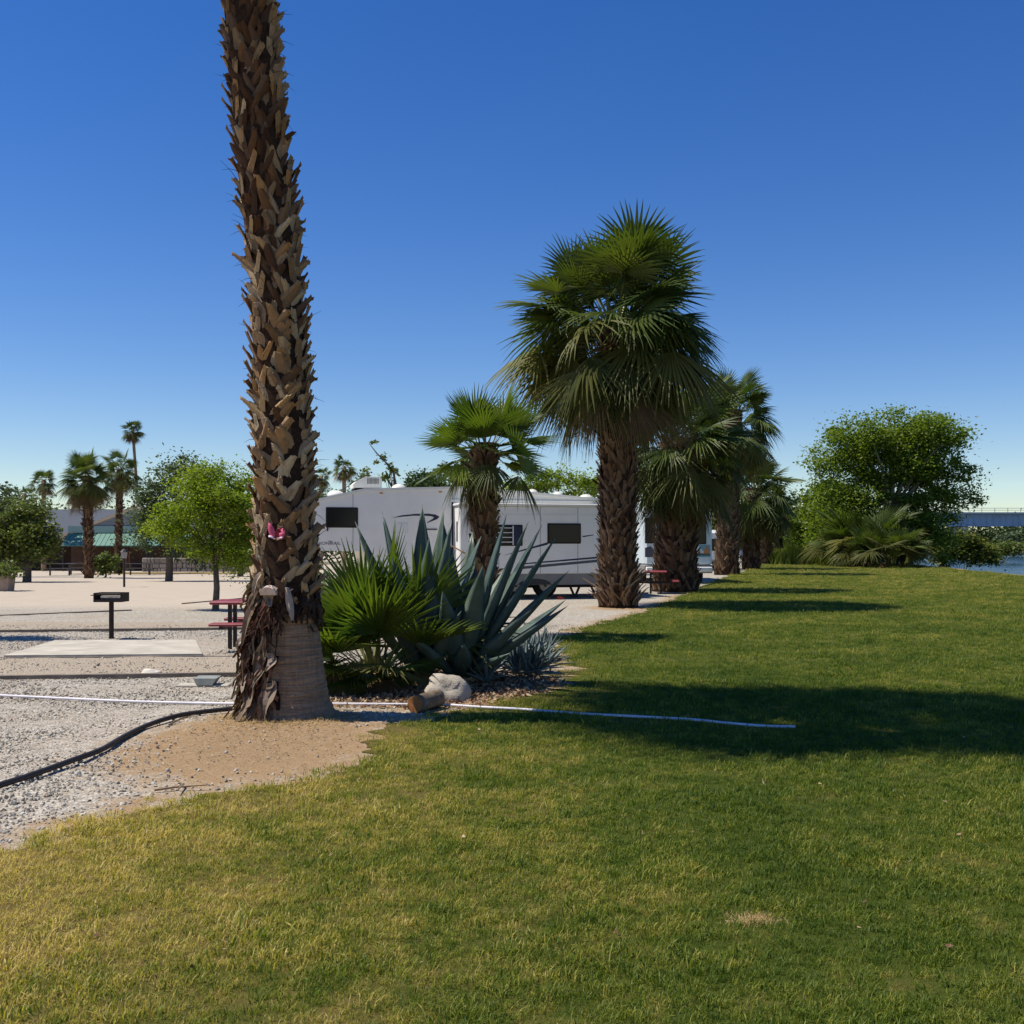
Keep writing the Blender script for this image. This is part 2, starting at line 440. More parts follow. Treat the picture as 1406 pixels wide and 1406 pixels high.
# ------------------------------------------------------------------ palm fronds (shared meshes, one per pitch)
def frond_mesh(name, pitch, seed, mats, Lp=1.0, Lb=1.0, nseg=34, droop=.25, spread=118, bend=18, fold=.15, ragged=.06):
    rng = random.Random(seed)
    mb = MB()
    # petiole bends gently downwards along its way
    pts = []; p = Vector((0, 0, 0)); ns = 6
    for i in range(ns + 1):
        pts.append(p.copy())
        a = R(pitch - bend * (i / ns) ** 1.5)
        p = p + Vector((math.cos(a), 0, math.sin(a))) * (Lp / ns)
    rings = []
    for i, c in enumerate(pts):
        w = .030 * (1 - .62 * i / ns); h = w * .45
        a = R(pitch - bend * (i / ns) ** 1.5); up = Vector((-math.sin(a), 0, math.cos(a)))
        rings.append([tuple(c + Vector((0, w, 0)) + up * h * .4), tuple(c - up * h), tuple(c + Vector((0, -w, 0)) + up * h * .4)])
    mb.loft(rings, True, 1)
    h0 = pts[-1]
    a0 = R(pitch - bend * 1.15)
    er = Vector((math.cos(a0), 0, math.sin(a0))); et = Vector((0, 1, 0)); en = er.cross(et) * -1
    if en.z < 0 and abs(pitch) < 70: en = -en
    da = 2 * R(spread) / nseg
    ts = (.05, .28, .52, .76, 1.0)
    for k in range(nseg):
        a = -R(spread) + da * (k + .5)
        L = Lb * (.66 + .34 * math.cos(a * .62)) * rng.uniform(1 - ragged, 1 + ragged)
        d = er * math.cos(a) + et * math.sin(a)
        s = -er * math.sin(a) + et * math.cos(a)
        jit = rng.gauss(0, .05); dz = droop * rng.uniform(.6, 1.5)
        tipk = rng.uniform(.05, .35)
        vs = []
        for t_ in ts:
            r = t_ * L
            w = t_ * L * math.tan(da / 2) * 1.03 if t_ <= .53 else .53 * L * math.tan(da / 2) * (1 - (t_ - .52) / .48 * .94)
            fz = fold * abs(math.sin(a)) ** 1.5 * r
            c = h0 + d * r + s * (jit * max(0, t_ - .5) * L) + en * fz
            c.z -= (dz * t_ ** 2.2 + tipk * droop * 2 * max(0, t_ - .62) ** 1.3) * L * (.45 + .55 * abs(math.cos(a0)) + .25)
            pl = .42 * w
            vs += [tuple(c + s * w - en * pl), tuple(c + en * pl), tuple(c - s * w - en * pl)]
        fs = []
        for i in range(len(ts) - 1):
            b = i * 3
            fs += [(b, b + 1, b + 4, b + 3), (b + 1, b + 2, b + 5, b + 4)]
        mb.add(vs, fs, 0)
    return mb.mesh(name, mats)

PITCH = [84, 68, 50, 32, 14, -6, -28, -50, -70]
FR = {}
for kind, mats in (('stiff', [MAT['frond_young'], MAT['petiole']]), ('green', [MAT['frond'], MAT['petiole']]), ('old', [MAT['frond_old'], MAT['petiole']]), ('dead', [MAT['frond_dead'], MAT['petiole_dead']])):
    for p in PITCH:
        if kind == 'dead' and p > 0: continue
        for sd in range(3):
            low = max(0, -p) / 70
            stiff = kind == 'stiff'
            FR[kind, p, sd] = frond_mesh('frond_' + kind, p, p * 7 + sd * 131 + (5 if kind == 'dead' else 0), mats,
                                         droop=(.05 if stiff else (.13 if p > 30 else .30) + .12 * low + (.08 if kind == 'dead' else 0)),
                                         spread=78 if stiff else (104 if p > -20 else 92 - 22 * low) - (24 if kind == 'dead' else 0),
                                         bend=6 if stiff else 12 + 8 * (1 - abs(p) / 90), nseg=26 if stiff else 32,
                                         Lp=(.62, .8, .95)[sd] if stiff else (.72, 1.0, 1.18)[sd], Lb=1.08 if stiff else 1.0,
                                         fold=(.10, .22, -.10)[sd] if stiff else (-.55, -.15, .12)[sd] if p > 0 else (-.6, -.3, -.45)[sd],
                                         ragged=.16 if kind in ('old', 'dead') else .07)

def add_frond(root, pos, az, pitch, scale, kind, rng, tilt=13):
    pk = min(PITCH, key=lambda q: abs(q - pitch))
    if kind == 'dead' and pk > 0: pk = -6
    me = FR[kind, pk, rng.randrange(3)]
    return link('frond', me, root, pos, (R(rng.gauss(0, tilt)), R(pk - pitch), az), scale * rng.uniform(.76, 1.1))

def crown(root, top, n, scale, rng, ptop=86, pbot=-72, drop=.9, old=.6, dead=.8, power=.85, r0=.1, fresh='green', jit=11, tilt=17):
    for i in range(n):
        f = (i + .5) / n
        pitch = ptop + (pbot - ptop) * f ** power + rng.gauss(0, jit)
        az = i * 2.39996 + rng.gauss(0, .3)
        kind = 'dead' if f > dead else ('old' if f > old else fresh)
        z = top[2] - drop * f
        pos = (top[0] + r0 * math.cos(az), top[1] + r0 * math.sin(az), z)
        add_frond(root, pos, az, pitch, scale * (1 - .30 * max(0, -pitch - 20) / 55), kind, rng, tilt)

def boot_mesh(name, L, W, out, seed, mat, tilt=0.0):
    """one old leaf base: broad at the foot, ragged and split at the tip, hollow like a gutter"""
    rng = random.Random(seed)
    rows = []; n = 6
    tw = rng.gauss(0, .25); curl = rng.uniform(.2, .9); side = rng.uniform(-.4, .4)
    for i in range(n + 1):
        s = i / n
        w = W * np.interp(s, [0, .25, .6, .85, 1], [1.15, 1.0, .72, .58, rng.uniform(.25, .5)]) * rng.uniform(.9, 1.08)
        y = -.012 + out * s ** 1.7; z = L * s; xo = math.tan(tilt) * z + side * W * s * s
        e = rng.uniform(-.03, .03) if i == n else 0
        th = .014 * (1 - .4 * s); gut = .03 * curl
        tz = tw * s * w
        rows.append([(xo - w, y - gut - tz, z + e), (xo - w * .5, y + .004, z - e * .3), (xo, y + .012, z + rng.uniform(-.006, .006)), (xo + w * .5, y + .004, z + e * .5), (xo + w, y - gut + tz, z - e),
                     (xo + w * .5, y - .006 - th, z - e * .5), (xo, y - th, z), (xo - w * .5, y - .006 - th, z + e * .5)])
    mb = MB(); mb.loft(rows, True)
    return mb.mesh(name, mat)

def trunk_path(pts, z):
    zs = [p[2] for p in pts]
    return np.interp(z, zs, [p[0] for p in pts]), np.interp(z, zs, [p[1] for p in pts])

def boots_joined(root, path, z0, z1, rad, per_ring, dz, L, W, out, seed, mat, skip=None):
    rng = random.Random(seed); vs = []; fs = []; zz = z0; k = 0
    while zz < z1:
        for j in range(per_ring):
            a = 2 * math.pi * (j + .5 * (k % 2)) / per_ring + rng.gauss(0, .12)
            if skip and skip(a, zz): continue
            z = zz + rng.gauss(0, dz * .25)
            cx, cy = trunk_path(path, z); r = rad(z)
            ti = rng.gauss(0, .38); Ls = L * rng.uniform(.7, 1.25); Ws = W * rng.uniform(.75, 1.2); o = out * rng.uniform(.5, 1.5)
            ca, sa = math.cos(a), math.sin(a)
            b = len(vs)
            for s in (0, .5, 1.0):
                w = Ws * (1 - .45 * s); y = r - .01 + o * s ** 1.7; h = Ls * s; x0 = math.tan(ti) * h
                for xx, yy in ((-w, -.02), (0, .008), (w, -.02)):
                    tx, ry = x0 + xx, y + yy
                    vs.append((cx + ca * ry - sa * tx, cy + sa * ry + ca * tx, z + h))
            for i in (0, 3):
                fs += [(b + i, b + i + 1, b + i + 4, b + i + 3), (b + i + 1, b + i + 2, b + i + 5, b + i + 4)]
        zz += dz; k += 1
    me = np_mesh('leaf_bases', vs, np.array(fs)); me.materials.append(mat)
    return link('leaf_bases', me, root, kind='stuff')

def trunk_mesh(root, path, rad, z0, z1, mat, n=20, rows=24, name='trunk'):
    mb = MB(); rings = []
    for i in range(rows + 1):
        z = z0 + (z1 - z0) * i / rows
        cx, cy = trunk_path(path, z)
        rings.append([(cx + rad(z) * math.cos(2 * math.pi * k / n), cy + rad(z) * math.sin(2 * math.pi * k / n), z) for k in range(n)])
    mb.loft(rings, True)
    return mb.build(name, mat, root, True)

# ------------------------------------------------------------------ the tall palm by the gravel
NPD = 10.3
NP = thing('fan_palm', 'tall rough trunked fan palm with a torn fibre base at the gravel edge', 'palm tree', (-2.11, NPD, 0))
npath = [(0, 0, -.1), (0, 0, 0), (-.025, 0, 1.29), (-.055, 0, 2.67), (-.11, 0, 4.04), (-.26, 0, 5.41), (-.38, 0, 6.79), (-.52, 0, 8.3), (-.60, 0, 9.6), (-.64, 0, 10.6)]
def nrad(z): return float(np.interp(z, [-.1, 0, .08, .2, .5, .9, 1.3, 2.2, 4, 6, 8.3], [.52, .47, .425, .38, .338, .305, .285, .262, .235, .235, .22]))
tm = trunk_mesh(NP, npath, nrad, -.1, 1.16, MAT['bark_palm'], 64, 70)
for v in tm.data.vertices:                          # uneven rings and root fibres
    a_ = math.atan2(v.co.y, v.co.x); z_ = v.co.z
    k_ = 1 + .012 * math.sin(z_ * 95 + 1.5 * math.sin(a_ * 3)) + .018 * math.sin(a_ * 7 + z_ * 3) * math.sin(a_ * 3 + 1) + .05 * max(0, .22 - z_) / .22 * math.sin(a_ * 23 + 3 * math.sin(a_ * 5))
    v.co.x *= k_; v.co.y *= k_
trunk_mesh(NP, npath, lambda z: nrad(z) - .004, 1.14, 10.3, MAT['core'], 24, 40, 'trunk_core')
rng = random.Random(4)
bspec = [(rng.uniform(.45, .85) * (1 if i % 2 else -1) if i % 5 else rng.gauss(0, .2), rng.uniform(.15, .21), rng.uniform(.056, .084), rng.uniform(.024, .05)) for i in range(14)]
boots = [boot_mesh('leaf_base', L_, W_, o_, i, MAT['boot'], ti) for i, (ti, L_, W_, o_) in enumerate(bspec)]
boots_top = [boot_mesh('leaf_base', L_ * 1.15, W_ * .85, o_ + .015, i + 50, MAT['boot_new_shaded'], ti * .8) for i, (ti, L_, W_, o_) in enumerate(bspec)]
cand = []
zz = 1.04; k = 0
while zz < 10.1:
    for j in range(13):
        a = 2 * math.pi * (j + .5 * (k % 2)) / 13 + rng.gauss(0, .13)
        if zz < 1.3 and rng.random() < .35: continue
        cand.append((a, zz + rng.gauss(0, .03), 2 * rng.randrange(7) + (j + k) % 2, rng.uniform(.85, 1.12), -rng.gauss(.0, .04)))
    zz += .086; k += 1
vis = sorted([c for c in cand if c[1] < 7.1], key=lambda c: math.sin(c[0]))[:298]
visset = set(id(c) for c in vis)
restv, restf = [], []
for c in cand:
    a, z, vi, s, lean = c
    cx, cy = trunk_path(npath, z); r = nrad(z) - .005
    # local y is outwards -> azimuth a
    rot = (lean, 0, a - math.pi / 2)
    if id(c) in visset:
        new_shaded = rng.random() < np.interp(z, [3.4, 5.2], [.15, .93])  # upper trunk mostly takes the palette with painted crown shade
        link('leaf_base', (boots_top if new_shaded else boots)[vi], NP, (cx + r * math.cos(a), cy + r * math.sin(a), z), rot, (s * rng.uniform(.85, 1.15), s * rng.uniform(.7, 1.3), s * rng.uniform(.85, 1.15)))
    else:
        m = Matrix.Translation((cx + r * math.cos(a), cy + r * math.sin(a), z)) @ Matrix.Rotation(a - math.pi / 2, 4, 'Z') @ Matrix.Rotation(lean, 4, 'X') @ Matrix.Scale(s, 4)
        b = len(restv)
        restv += [tuple(m @ v.co) for v in boots[vi].vertices]
        restf += [tuple(i + b for i in p.vertices) for p in boots[vi].polygons]
me = np_mesh('leaf_bases', restv, restf); me.materials.append(MAT['boot_rest'])
link('leaf_bases', me, NP, kind='stuff')
# loose fibres sticking out between the leaf bases
mb = MB()
for i in range(170):
    a = rng.uniform(0, 6.283); z = rng.uniform(1.4, 7.0); cx, cy = trunk_path(npath, z); r = nrad(z)
    d = Vector((math.cos(a), math.sin(a), 0)); u = Vector((-math.sin(a), math.cos(a), 0))
    p = Vector((cx, cy, z)) + d * r
    l = rng.uniform(.10, .24)
    e = p + d * l * rng.uniform(.5, 1) + u * rng.gauss(0, .06) + Vector((0, 0, rng.uniform(-.5, .7) * l))
    mb.tube([p, (p + e) / 2 + Vector((0, 0, .015)), e], [.0035, .0025, .001], 3)
mb.build('fibre', MAT['core'], NP)['kind'] = 'stuff'
# torn shreds of old leaf bases hanging at the left of the foot
def ribbon(mb, p, a, L, w, rng, out=.05, r=None):
    ca, sa = math.cos(a), math.sin(a)
    n = 7; vs = []; fs = []
    ph = rng.uniform(0, 6); am = rng.uniform(.01, .035); tw = rng.gauss(0, .5); sw = rng.gauss(0, .05)
    for i in range(n + 1):
        s = i / n
        z = p - L * s
        rr = nrad(max(z, 0.0)) + out * (.35 + .65 * s) + am * math.sin(ph + s * 6)
        cx, cy = trunk_path(npath, max(z, 0))
        tx = sw * s + am * math.cos(ph * 1.3 + s * 5)
        ww = w * (.6 + .5 * math.sin(math.pi * min(1, s + .2))) * (1 - .55 * s ** 4) * rng.uniform(.85, 1.15)
        ang = tw * s
        for e, k in ((-ww, .012), (0, -.004), (ww, .012)):
            ry = rr + e * math.sin(ang) * .7 + k; tt_ = tx + e * math.cos(ang)
            vs.append((cx + ca * ry - sa * tt_, cy + sa * ry + ca * tt_, max(z, .012 + .02 * abs(math.sin(ph + i)))))
    for i in range(n):
        b = i * 3
        fs += [(b, b + 1, b + 4, b + 3), (b + 1, b + 2, b + 5, b + 4)]
    mb.add(vs, fs)
for i in range(190):
    a = R(rng.uniform(150, 264)) if i % 5 else R(rng.uniform(120, 268))
    top = rng.choice([rng.uniform(1.05, 1.45), rng.uniform(.75, 1.3), rng.uniform(.4, .9), rng.uniform(.25, .6)])
    mb = MB()
    ribbon(mb, top, a, min(rng.choice([rng.uniform(.12, .3), rng.uniform(.2, .65)]), top + .02), rng.choice([rng.uniform(.008, .02), rng.uniform(.02, .06)]), rng, rng.uniform(.01, .13))
    mb.build('dry_shred', MAT['shred'], NP)
for i in range(46):                                # short dark rags under the lowest leaf bases
    a = R(rng.uniform(230, 370)); top_ = rng.uniform(1.05, 1.3)
    mb = MB(); ribbon(mb, top_, a, rng.uniform(.08, .28), rng.uniform(.012, .045), rng, rng.uniform(.005, .04))
    mb.build('dry_shred', MAT['shred_dark'], NP)
# spiky torn fibres at the top of the shreds
mb = MB()
for i in range(70):
    a = R(rng.uniform(150, 275)); z = rng.uniform(.85, 1.28); r = nrad(z)
    d = Vector((math.cos(a), math.sin(a), 0)); u = Vector((-math.sin(a), math.cos(a), 0)); p = Vector((-.02, 0, z)) + d * r
    l = rng.uniform(.12, .36); e = p + d * l * rng.uniform(.5, .9) + u * rng.gauss(0, .07) + Vector((0, 0, rng.uniform(-.75, .15) * l))
    w = rng.uniform(.003, .010)
    mb.add([tuple(p - u * w), tuple(p + u * w), tuple((p + e) / 2 + u * w + Vector((0, 0, .03))), tuple(e), tuple((p + e) / 2 - u * w + Vector((0, 0, .03)))], [(0, 1, 2, 4), (4, 2, 3)])
mb.build('torn_fibre', plain('dark_red_fibre', (.085, .035, .022), .9, .1, .5, 9), NP)['kind'] = 'stuff'
# one pale cut leaf base and a long grey one hanging beside it
pale = plain('pale_cut_wood', (.62, .50, .43), .7, .3, .15, 20, .2)
mb = MB()
rings = []
for i in range(9):
    a = math.pi * i / 8; rings.append([(-.072 * math.cos(a), -.05 - .03 * math.sin(a), .068 * math.sin(a)), (-.072 * math.cos(a), .03, .068 * math.sin(a) + .015), (-.072 * math.cos(a), .03, -.01), (-.072 * math.cos(a), -.045, -.006)])
mb.loft(rings)
o = mb.build('cut_leaf_base', pale, NP, False, (-.10, -nrad(1.22) - .075, 1.20)); o['label'] = 'pale half-round cut leaf base'
mb = MB(); rings = []
for i in range(7):
    s = i / 6; w = .035 * math.sin(math.pi * (.18 + .72 * s)); rings.append([(-w + .05 * s, -.01, -.30 * s), (.05 * s, -.035, -.30 * s), (w + .05 * s, -.01, -.30 * s), (.05 * s, .01, -.30 * s)])
mb.loft(rings)
mb.build('hanging_leaf_base', plain('grey_leaf_base', (.36, .30, .25), .8, .2, .2, 25, .4), NP, False, (.06, -nrad(1.2) - .045, 1.26))
crown(NP, (-.62, 0, 10.4), 74, 1.30, random.Random(8), 86, -10, .6, .7, 1.1, .9, .15, 'green', 7, 10)
# orange straw round the foot
mb = MB()
for i in range(2600):
    a = rng.uniform(0, 6.283) if i % 3 else R(rng.uniform(180, 330)); r = .36 + abs(rng.gauss(0, .26)); x, y = r * math.cos(a), r * math.sin(a)
    b = rng.uniform(0, 6.283); l = rng.uniform(.03, .09); w = .0025
    z = g(x - 2.11, y + NPD) + .012
    h = rng.uniform(.0, .03)
    mb.add([(x - w, y, z), (x + w, y, z), (x + l * math.cos(b), y + l * math.sin(b), z + h)], [(0, 1, 2)])
o = mb.build('straw_ring', MAT['straw'], None, False, (-2.11, NPD, 0)); o['kind'] = 'stuff'
tag(o, 'orange dry straw and fibres scattered round the foot of the tall palm', 'straw')

# pink flower of cloth tucked into the trunk
pink = plain('pink_cloth', (.62, .10, .17), .7, .3, .25, 40); pink_d = plain('red_cloth', (.30, .03, .04), .8, .2, .3, 40); pinkw = plain('white_cloth_edge', (.80, .62, .70), .7, .3)
PF = thing('cloth_flower', 'pink and white cloth flower tucked between the leaf bases of the tall palm', 'cloth flower', (-2.11 - .03, NPD - nrad(1.75) - .085, 1.71))
PF.scale = (.8, .8, .8)
for dx, lean_, m, H, W_, zo, bow in ((-.05, -.25, pink, .17, .034, .0, .03), (.062, .12, pink, .12, .030, -.01, .03), (.015, .25, pink_d, .10, .05, .01, .0), (-.035, -.9, pinkw, .075, .022, -.012, .05), (.035, .8, pinkw, .085, .024, -.020, .05)):
    vs = []; fs = []
    for j in range(7):
        s_ = j / 6; w = W_ * math.sin(math.pi * (.12 + .8 * s_)) + .003
        for e in (-w, 0, w):
            vs.append((dx + lean_ * H * (s_ - .3) + e, -.02 - bow * math.sin(math.pi * s_) + (.02 if e else 0) + .01 * math.sin(7 * s_ + dx * 40), zo + H * s_ * (1 if abs(lean_) < .6 else .55) + .008 * math.sin(9 * s_ + e * 60)))
    for j in range(6):
        b = j * 3; fs += [(b, b + 1, b + 4, b + 3), (b + 1, b + 2, b + 5, b + 4)]
    MB().add(vs, fs).build('petal', m, PF, True)

# ------------------------------------------------------------------ other fan palms
def fan_palm(label, px, d, base_r, top_y, crown_n, scale, top_r=None, lean=0.0, boots_=True, rngs=1, group=None, drop=.9, old=.55, dead=.8, pbot=-72, per=14, bl=.28, bw=.075, bo=.10, pile=0, power=.85, ptop=86, z=None, fresh='green'):
    x = wx(px, d); zg = g(x, d) if z is None else z
    H = wz(top_y, d) - zg
    root = thing('fan_palm', label, 'palm tree', (x, d, zg), 0, group)
    path = [(0, 0, -.1), (lean * .3, 0, H * .5), (lean, 0, H + .5)]
    tr = top_r or base_r * .85
    rad = lambda z: float(np.interp(z, [-.1, .25, .8, H], [base_r * 1.18, base_r * 1.08, base_r, tr]))
    rr = random.Random(rngs)
    trunk_mesh(root, path, rad, -.1, H + .1, MAT['core'] if boots_ else MAT['bark_palm'], 16, 12)
    if boots_:
        boots_joined(root, path, .05, H - .1, rad, per, bl * .42, bl, bw, bo, rngs, MAT['boot_i'])
    crown(root, (lean, 0, H), crown_n, scale, rr, ptop, pbot, drop, old, dead, power, tr * .6, fresh)
    return root
ROW = None
BP = fan_palm('big fan palm with a full dark crown right of the white trailers', 849, 29.0, .46, 446, 150, 1.46, .46, -.05, True, 18, None, .9, .5, .92, -66, 18, .30, .085, .10, power=.9)
boots_joined(BP, [(0, 0, -.1), (0, 0, 2)], .0, .75, lambda z: .5, 16, .12, .34, .05, .26, 5, MAT['boot_pale'])
fan_palm('stout short fan palm with hanging fronds in front of the motorhome mural', 927, 38.7, .72, 606, 104, 1.34, .6, .15, True, 12, None, 1.0, .5, .9, -74, 20, .34, .10, .10)
fan_palm('tall fan palm standing behind the stout short palm beside the lawn', 998, 60.0, .62, 566, 96, 1.36, .45, .4, True, 13, None, 1.6, .5, .88, -76, 16, .34, .10, .08)
fan_palm('low drooping fan palm beside the small white camper', 1031, 74, .55, 672, 80, 1.6, .5, .2, True, 14, None, 1.4, .5, .86, -74, 14, .34, .1, .08)
fan_palm('small dark fan palm at the far end of the palm row', 1052, 92, .5, 690, 44, 1.2, .45, 0, True, 15, None, 1.2, .4, .85, -74, 12, .34, .1, .08)
MP = fan_palm('young fan palm with a brown fibrous trunk behind the agaves', 664, 19.2, .19, 616, 48, .66, .20, .03, True, 16, None, .12, .9, 1.1, -24, 11, .22, .065, .07, power=1.0, fresh='stiff')
rr = random.Random(77)
for i in range(18):                                # its skirt of dead leaves
    a = R(rr.uniform(135, 265)); z0 = wz(rr.uniform(618, 665), 19.2)
    add_frond(MP, (.17 * math.cos(a), .17 * math.sin(a), z0), a, -80 + rr.uniform(-6, 4), .40, 'dead', rr, 5)
for i in range(6):
    a = R(rr.uniform(0, 360)); z0 = wz(rr.uniform(618, 640), 19.2)
    add_frond(MP, (.15 * math.cos(a), .15 * math.sin(a), z0), a, -82, .26, 'dead', rr, 5)
# palms far behind
fan_palm('shaggy fan palm with brown skirt in front of the green awning', 122, 60, .22, 656, 92, .78, .21, -.1, True, 21, None, .6, .42, .60, -78, 10, .3, .08, .06)
fan_palm('dark fan palm behind the shaggy palm near the green awning', 163, 78, .22, 646, 64, .80, .22, .1, True, 22, None, .6, .4, .70, -78, 8, .3, .08, .05)
fan_palm('very tall slender fan palm rising over the trees by the awning building', 192, 110, .17, 590, 60, .62, .14, -.75, False, 23, None, .45, .4, .72, -80)
fan_palm('small fan palm rising behind the left hand shade trees', 60, 95, .2, 660, 40, .68, .18, 0, False, 24, None, .3, .5, .75, -70)
fan_palm('smallest fan palm half hidden behind the left hand shade trees', 33, 100, .2, 680, 36, .66, .18, 0, False, 25, None, .3, .5, .8, -70)
fan_palm('distant fan palm over the trailer roof left of the air conditioner', 472, 100, .2, 642, 44, .68, .18, .05, False, 26, None, .35, .45, .65, -76)
fan_palm('distant fan palm over the trailer nose beside the tall trunk', 441, 105, .2, 655, 40, .62, .18, 0, False, 27, None, .35, .45, .65, -76)

# trunkless fan palms
def bush_palm(label, x, y, n, scale, seed, ptop=88, pbot=8, group=None, old=.8, dead=.95, power=1.0, drop=.1, r0=.12, fresh='stiff', jit=8, tilt=18):
    root = thing('palm_bush', label, 'palm bush', (x, y, g(x, y)), 0, group)
    rr = random.Random(seed)
    crown(root, (0, 0, .22), n, scale, rr, ptop, pbot, drop, old, dead, power, r0, fresh, jit, tilt)
    mb = MB(); mb.lathe([(.22 * scale, -.08), (.24 * scale, .05), (.16 * scale, .22), (.06, .34)], n=12)
    mb.build('trunk', MAT['core'], root, True)
    return root
PB = bush_palm('green trunkless fan palm bush right beside the tall rough palm', wx(515, 12.6), 12.6, 30, .84, 31, 88, 32, None, .95, 1.1, 1.0)
rr = random.Random(5)
for az, pi_, s in ((-140, 8, .55), (-165, 20, .6), (-115, -4, .42), (-100, 38, .62), (-175, 30, .7), (-150, 36, .75), (-95, 50, .8), (-45, 55, .8)):
    add_frond(PB, (0, -.1, .22), R(az), pi_, s, 'stiff', rr, 6)
for k in range(16):
    add_frond(PB, (.12 * math.cos(k * 2.4), .12 * math.sin(k * 2.4) - .05, .15), k * 2.4 + .4, rr.uniform(6, 34), rr.uniform(.42, .56), 'stiff' if k % 3 else 'old', rr, 16)
for k in range(26):
    add_frond(PB, (.1 * math.cos(k * 2.4), .1 * math.sin(k * 2.4), .20), k * 2.4, rr.uniform(-12, 14), rr.uniform(.30, .46), 'dead' if k % 3 else 'old', rr, 14)
bush_palm('broad pale green palm bush at the foot of the cottonwood', wx(1213, 80), 80, 86, 1.5, 33, 88, 6, None, .55, 1.1, .85, -.7, .8, 'green', 9, 18)
bush_palm('tall palm bush half buried in the cottonwood shade', wx(1190, 84), 84, 50, 2.4, 34, 88, 20, None, .8, 1.0, 1.0, -1.0, .5, 'green')

# ------------------------------------------------------------------ agaves
def agave_leaf_mesh(L, W, curve, seed):
    """grows along +X, upper side towards +Z, curving up or down by curve"""
    rr = random.Random(seed); rings = []
    n = 10
    for i in range(n + 1):
        s = i / n
        w = W * .5 * (np.interp(s, [0, .12, .45, .75, .95, 1], [.62, .55, 1.0, .62, .13, .02])) * rr.uniform(.97, 1.03)
        x = L * s; z = curve * L * s * s
        ch = w * .38; th = w * .30 + .004 * (1 - s)
        rings.append([(x, -w, z + ch), (x, -w * .5, z + ch * .22), (x, 0, z), (x, w * .5, z + ch * .22), (x, w, z + ch), (x, w * .55, z - th * .6), (x, 0, z - th), (x, -w * .55, z - th * .6)])
    mb = MB(); mb.loft(rings, True)
    return mb
def agave(label, x, y, leaves, seed, group=None, mat=None):
    root = thing('agave', label, 'agave', (x, y, g(x, y)), 0, group)
    rr = random.Random(seed)
    for az, el, L, W, cv in leaves:
        mb = agave_leaf_mesh(L, W * 1.2, cv, rr.randrange(999))
        o = mb.build('leaf', mat or MAT['agave'], root, True, (.07 * math.cos(R(az)), .07 * math.sin(R(az)), .06))
        o.rotation_euler = (R(rr.gauss(0, 6)), -R(el), R(az))
    MB().lathe([(.12, -.05), (.14, .05), (.10, .2), (.03, .3)], n=10).build('heart', MAT['agave_dry'], root, True)
    return root
# (azimuth, elevation, length, width, curve)
agave('large blue-green agave with upright leaves between palm bush and young palm', wx(582, 12.75), 12.75,
      [(100, 86, 2.02, .25, .0), (20, 85, 1.98, .24, .0), (60, 80, 1.9, .24, 0), (180, 79, 2.0, .25, -.02), (150, 74, 1.9, .24, .0), (200, 66, 1.95, .24, .03), (-30, 80, 1.85, .26, .0),
       (-80, 72, 1.7, .26, .0), (250, 60, 1.6, .25, .02), (130, 55, 1.7, .25, .03), (-110, 45, 1.4, .24, .05), (-160, 50, 1.5, .24, .05), (35, 66, 1.8, .24, 0), (-60, 40, 1.2, .22, .05)], 41)
agave('large blue-green agave with leaves spreading to the right over gravel', wx(632, 12.7), 12.7,
      [(5, 76, 1.95, .25, .0), (-15, 68, 1.95, .26, -.01), (10, 63, 2.0, .25, .0), (-10, 57, 1.98, .25, .0), (-5, 46, 1.72, .26, .0), (-35, 40, 1.25, .25, .02), (-8, 34, 1.45, .27, .02), (15, 34, 1.5, .25, .03),
       (-70, 60, 1.5, .25, .0), (80, 70, 1.8, .25, 0), (120, 78, 1.85, .25, 0), (-100, 50, 1.3, .24, .04), (60, 50, 1.6, .25, .04), (-50, 18, .9, .2, .08), (-85, 25, .9, .2, .1), (-130, 30, 1.0, .2, .1)], 42)
pupm = [agave_leaf_mesh(.42, .055, cv, 60 + i).mesh('pup_leaf', MAT['agave_pup'], True) for i, cv in enumerate((.05, -.1, -.25))]
rr = random.Random(6)
PUPS = []
for i in range(34):
    px, py = rr.uniform(618, 752), rr.uniform(900, 948)
    if px > 700 and py > 938: py -= 14
    x, y = gpt(px, py)
    root = thing('agave_offset', 'small grey-blue agave offset in the low clump beside the rock', 'agave', (x, y, g(x, y)), 0, 'small agave offsets under the large agaves')
    for k in range(15):
        f = k / 14
        link('leaf', pupm[rr.randrange(3)], root, (0, 0, .05), (R(rr.gauss(0, 10)), -R(85 - 72 * f + rr.gauss(0, 8)), k * 2.4 + rr.gauss(0, .2)), rr.uniform(.75, 1.2))

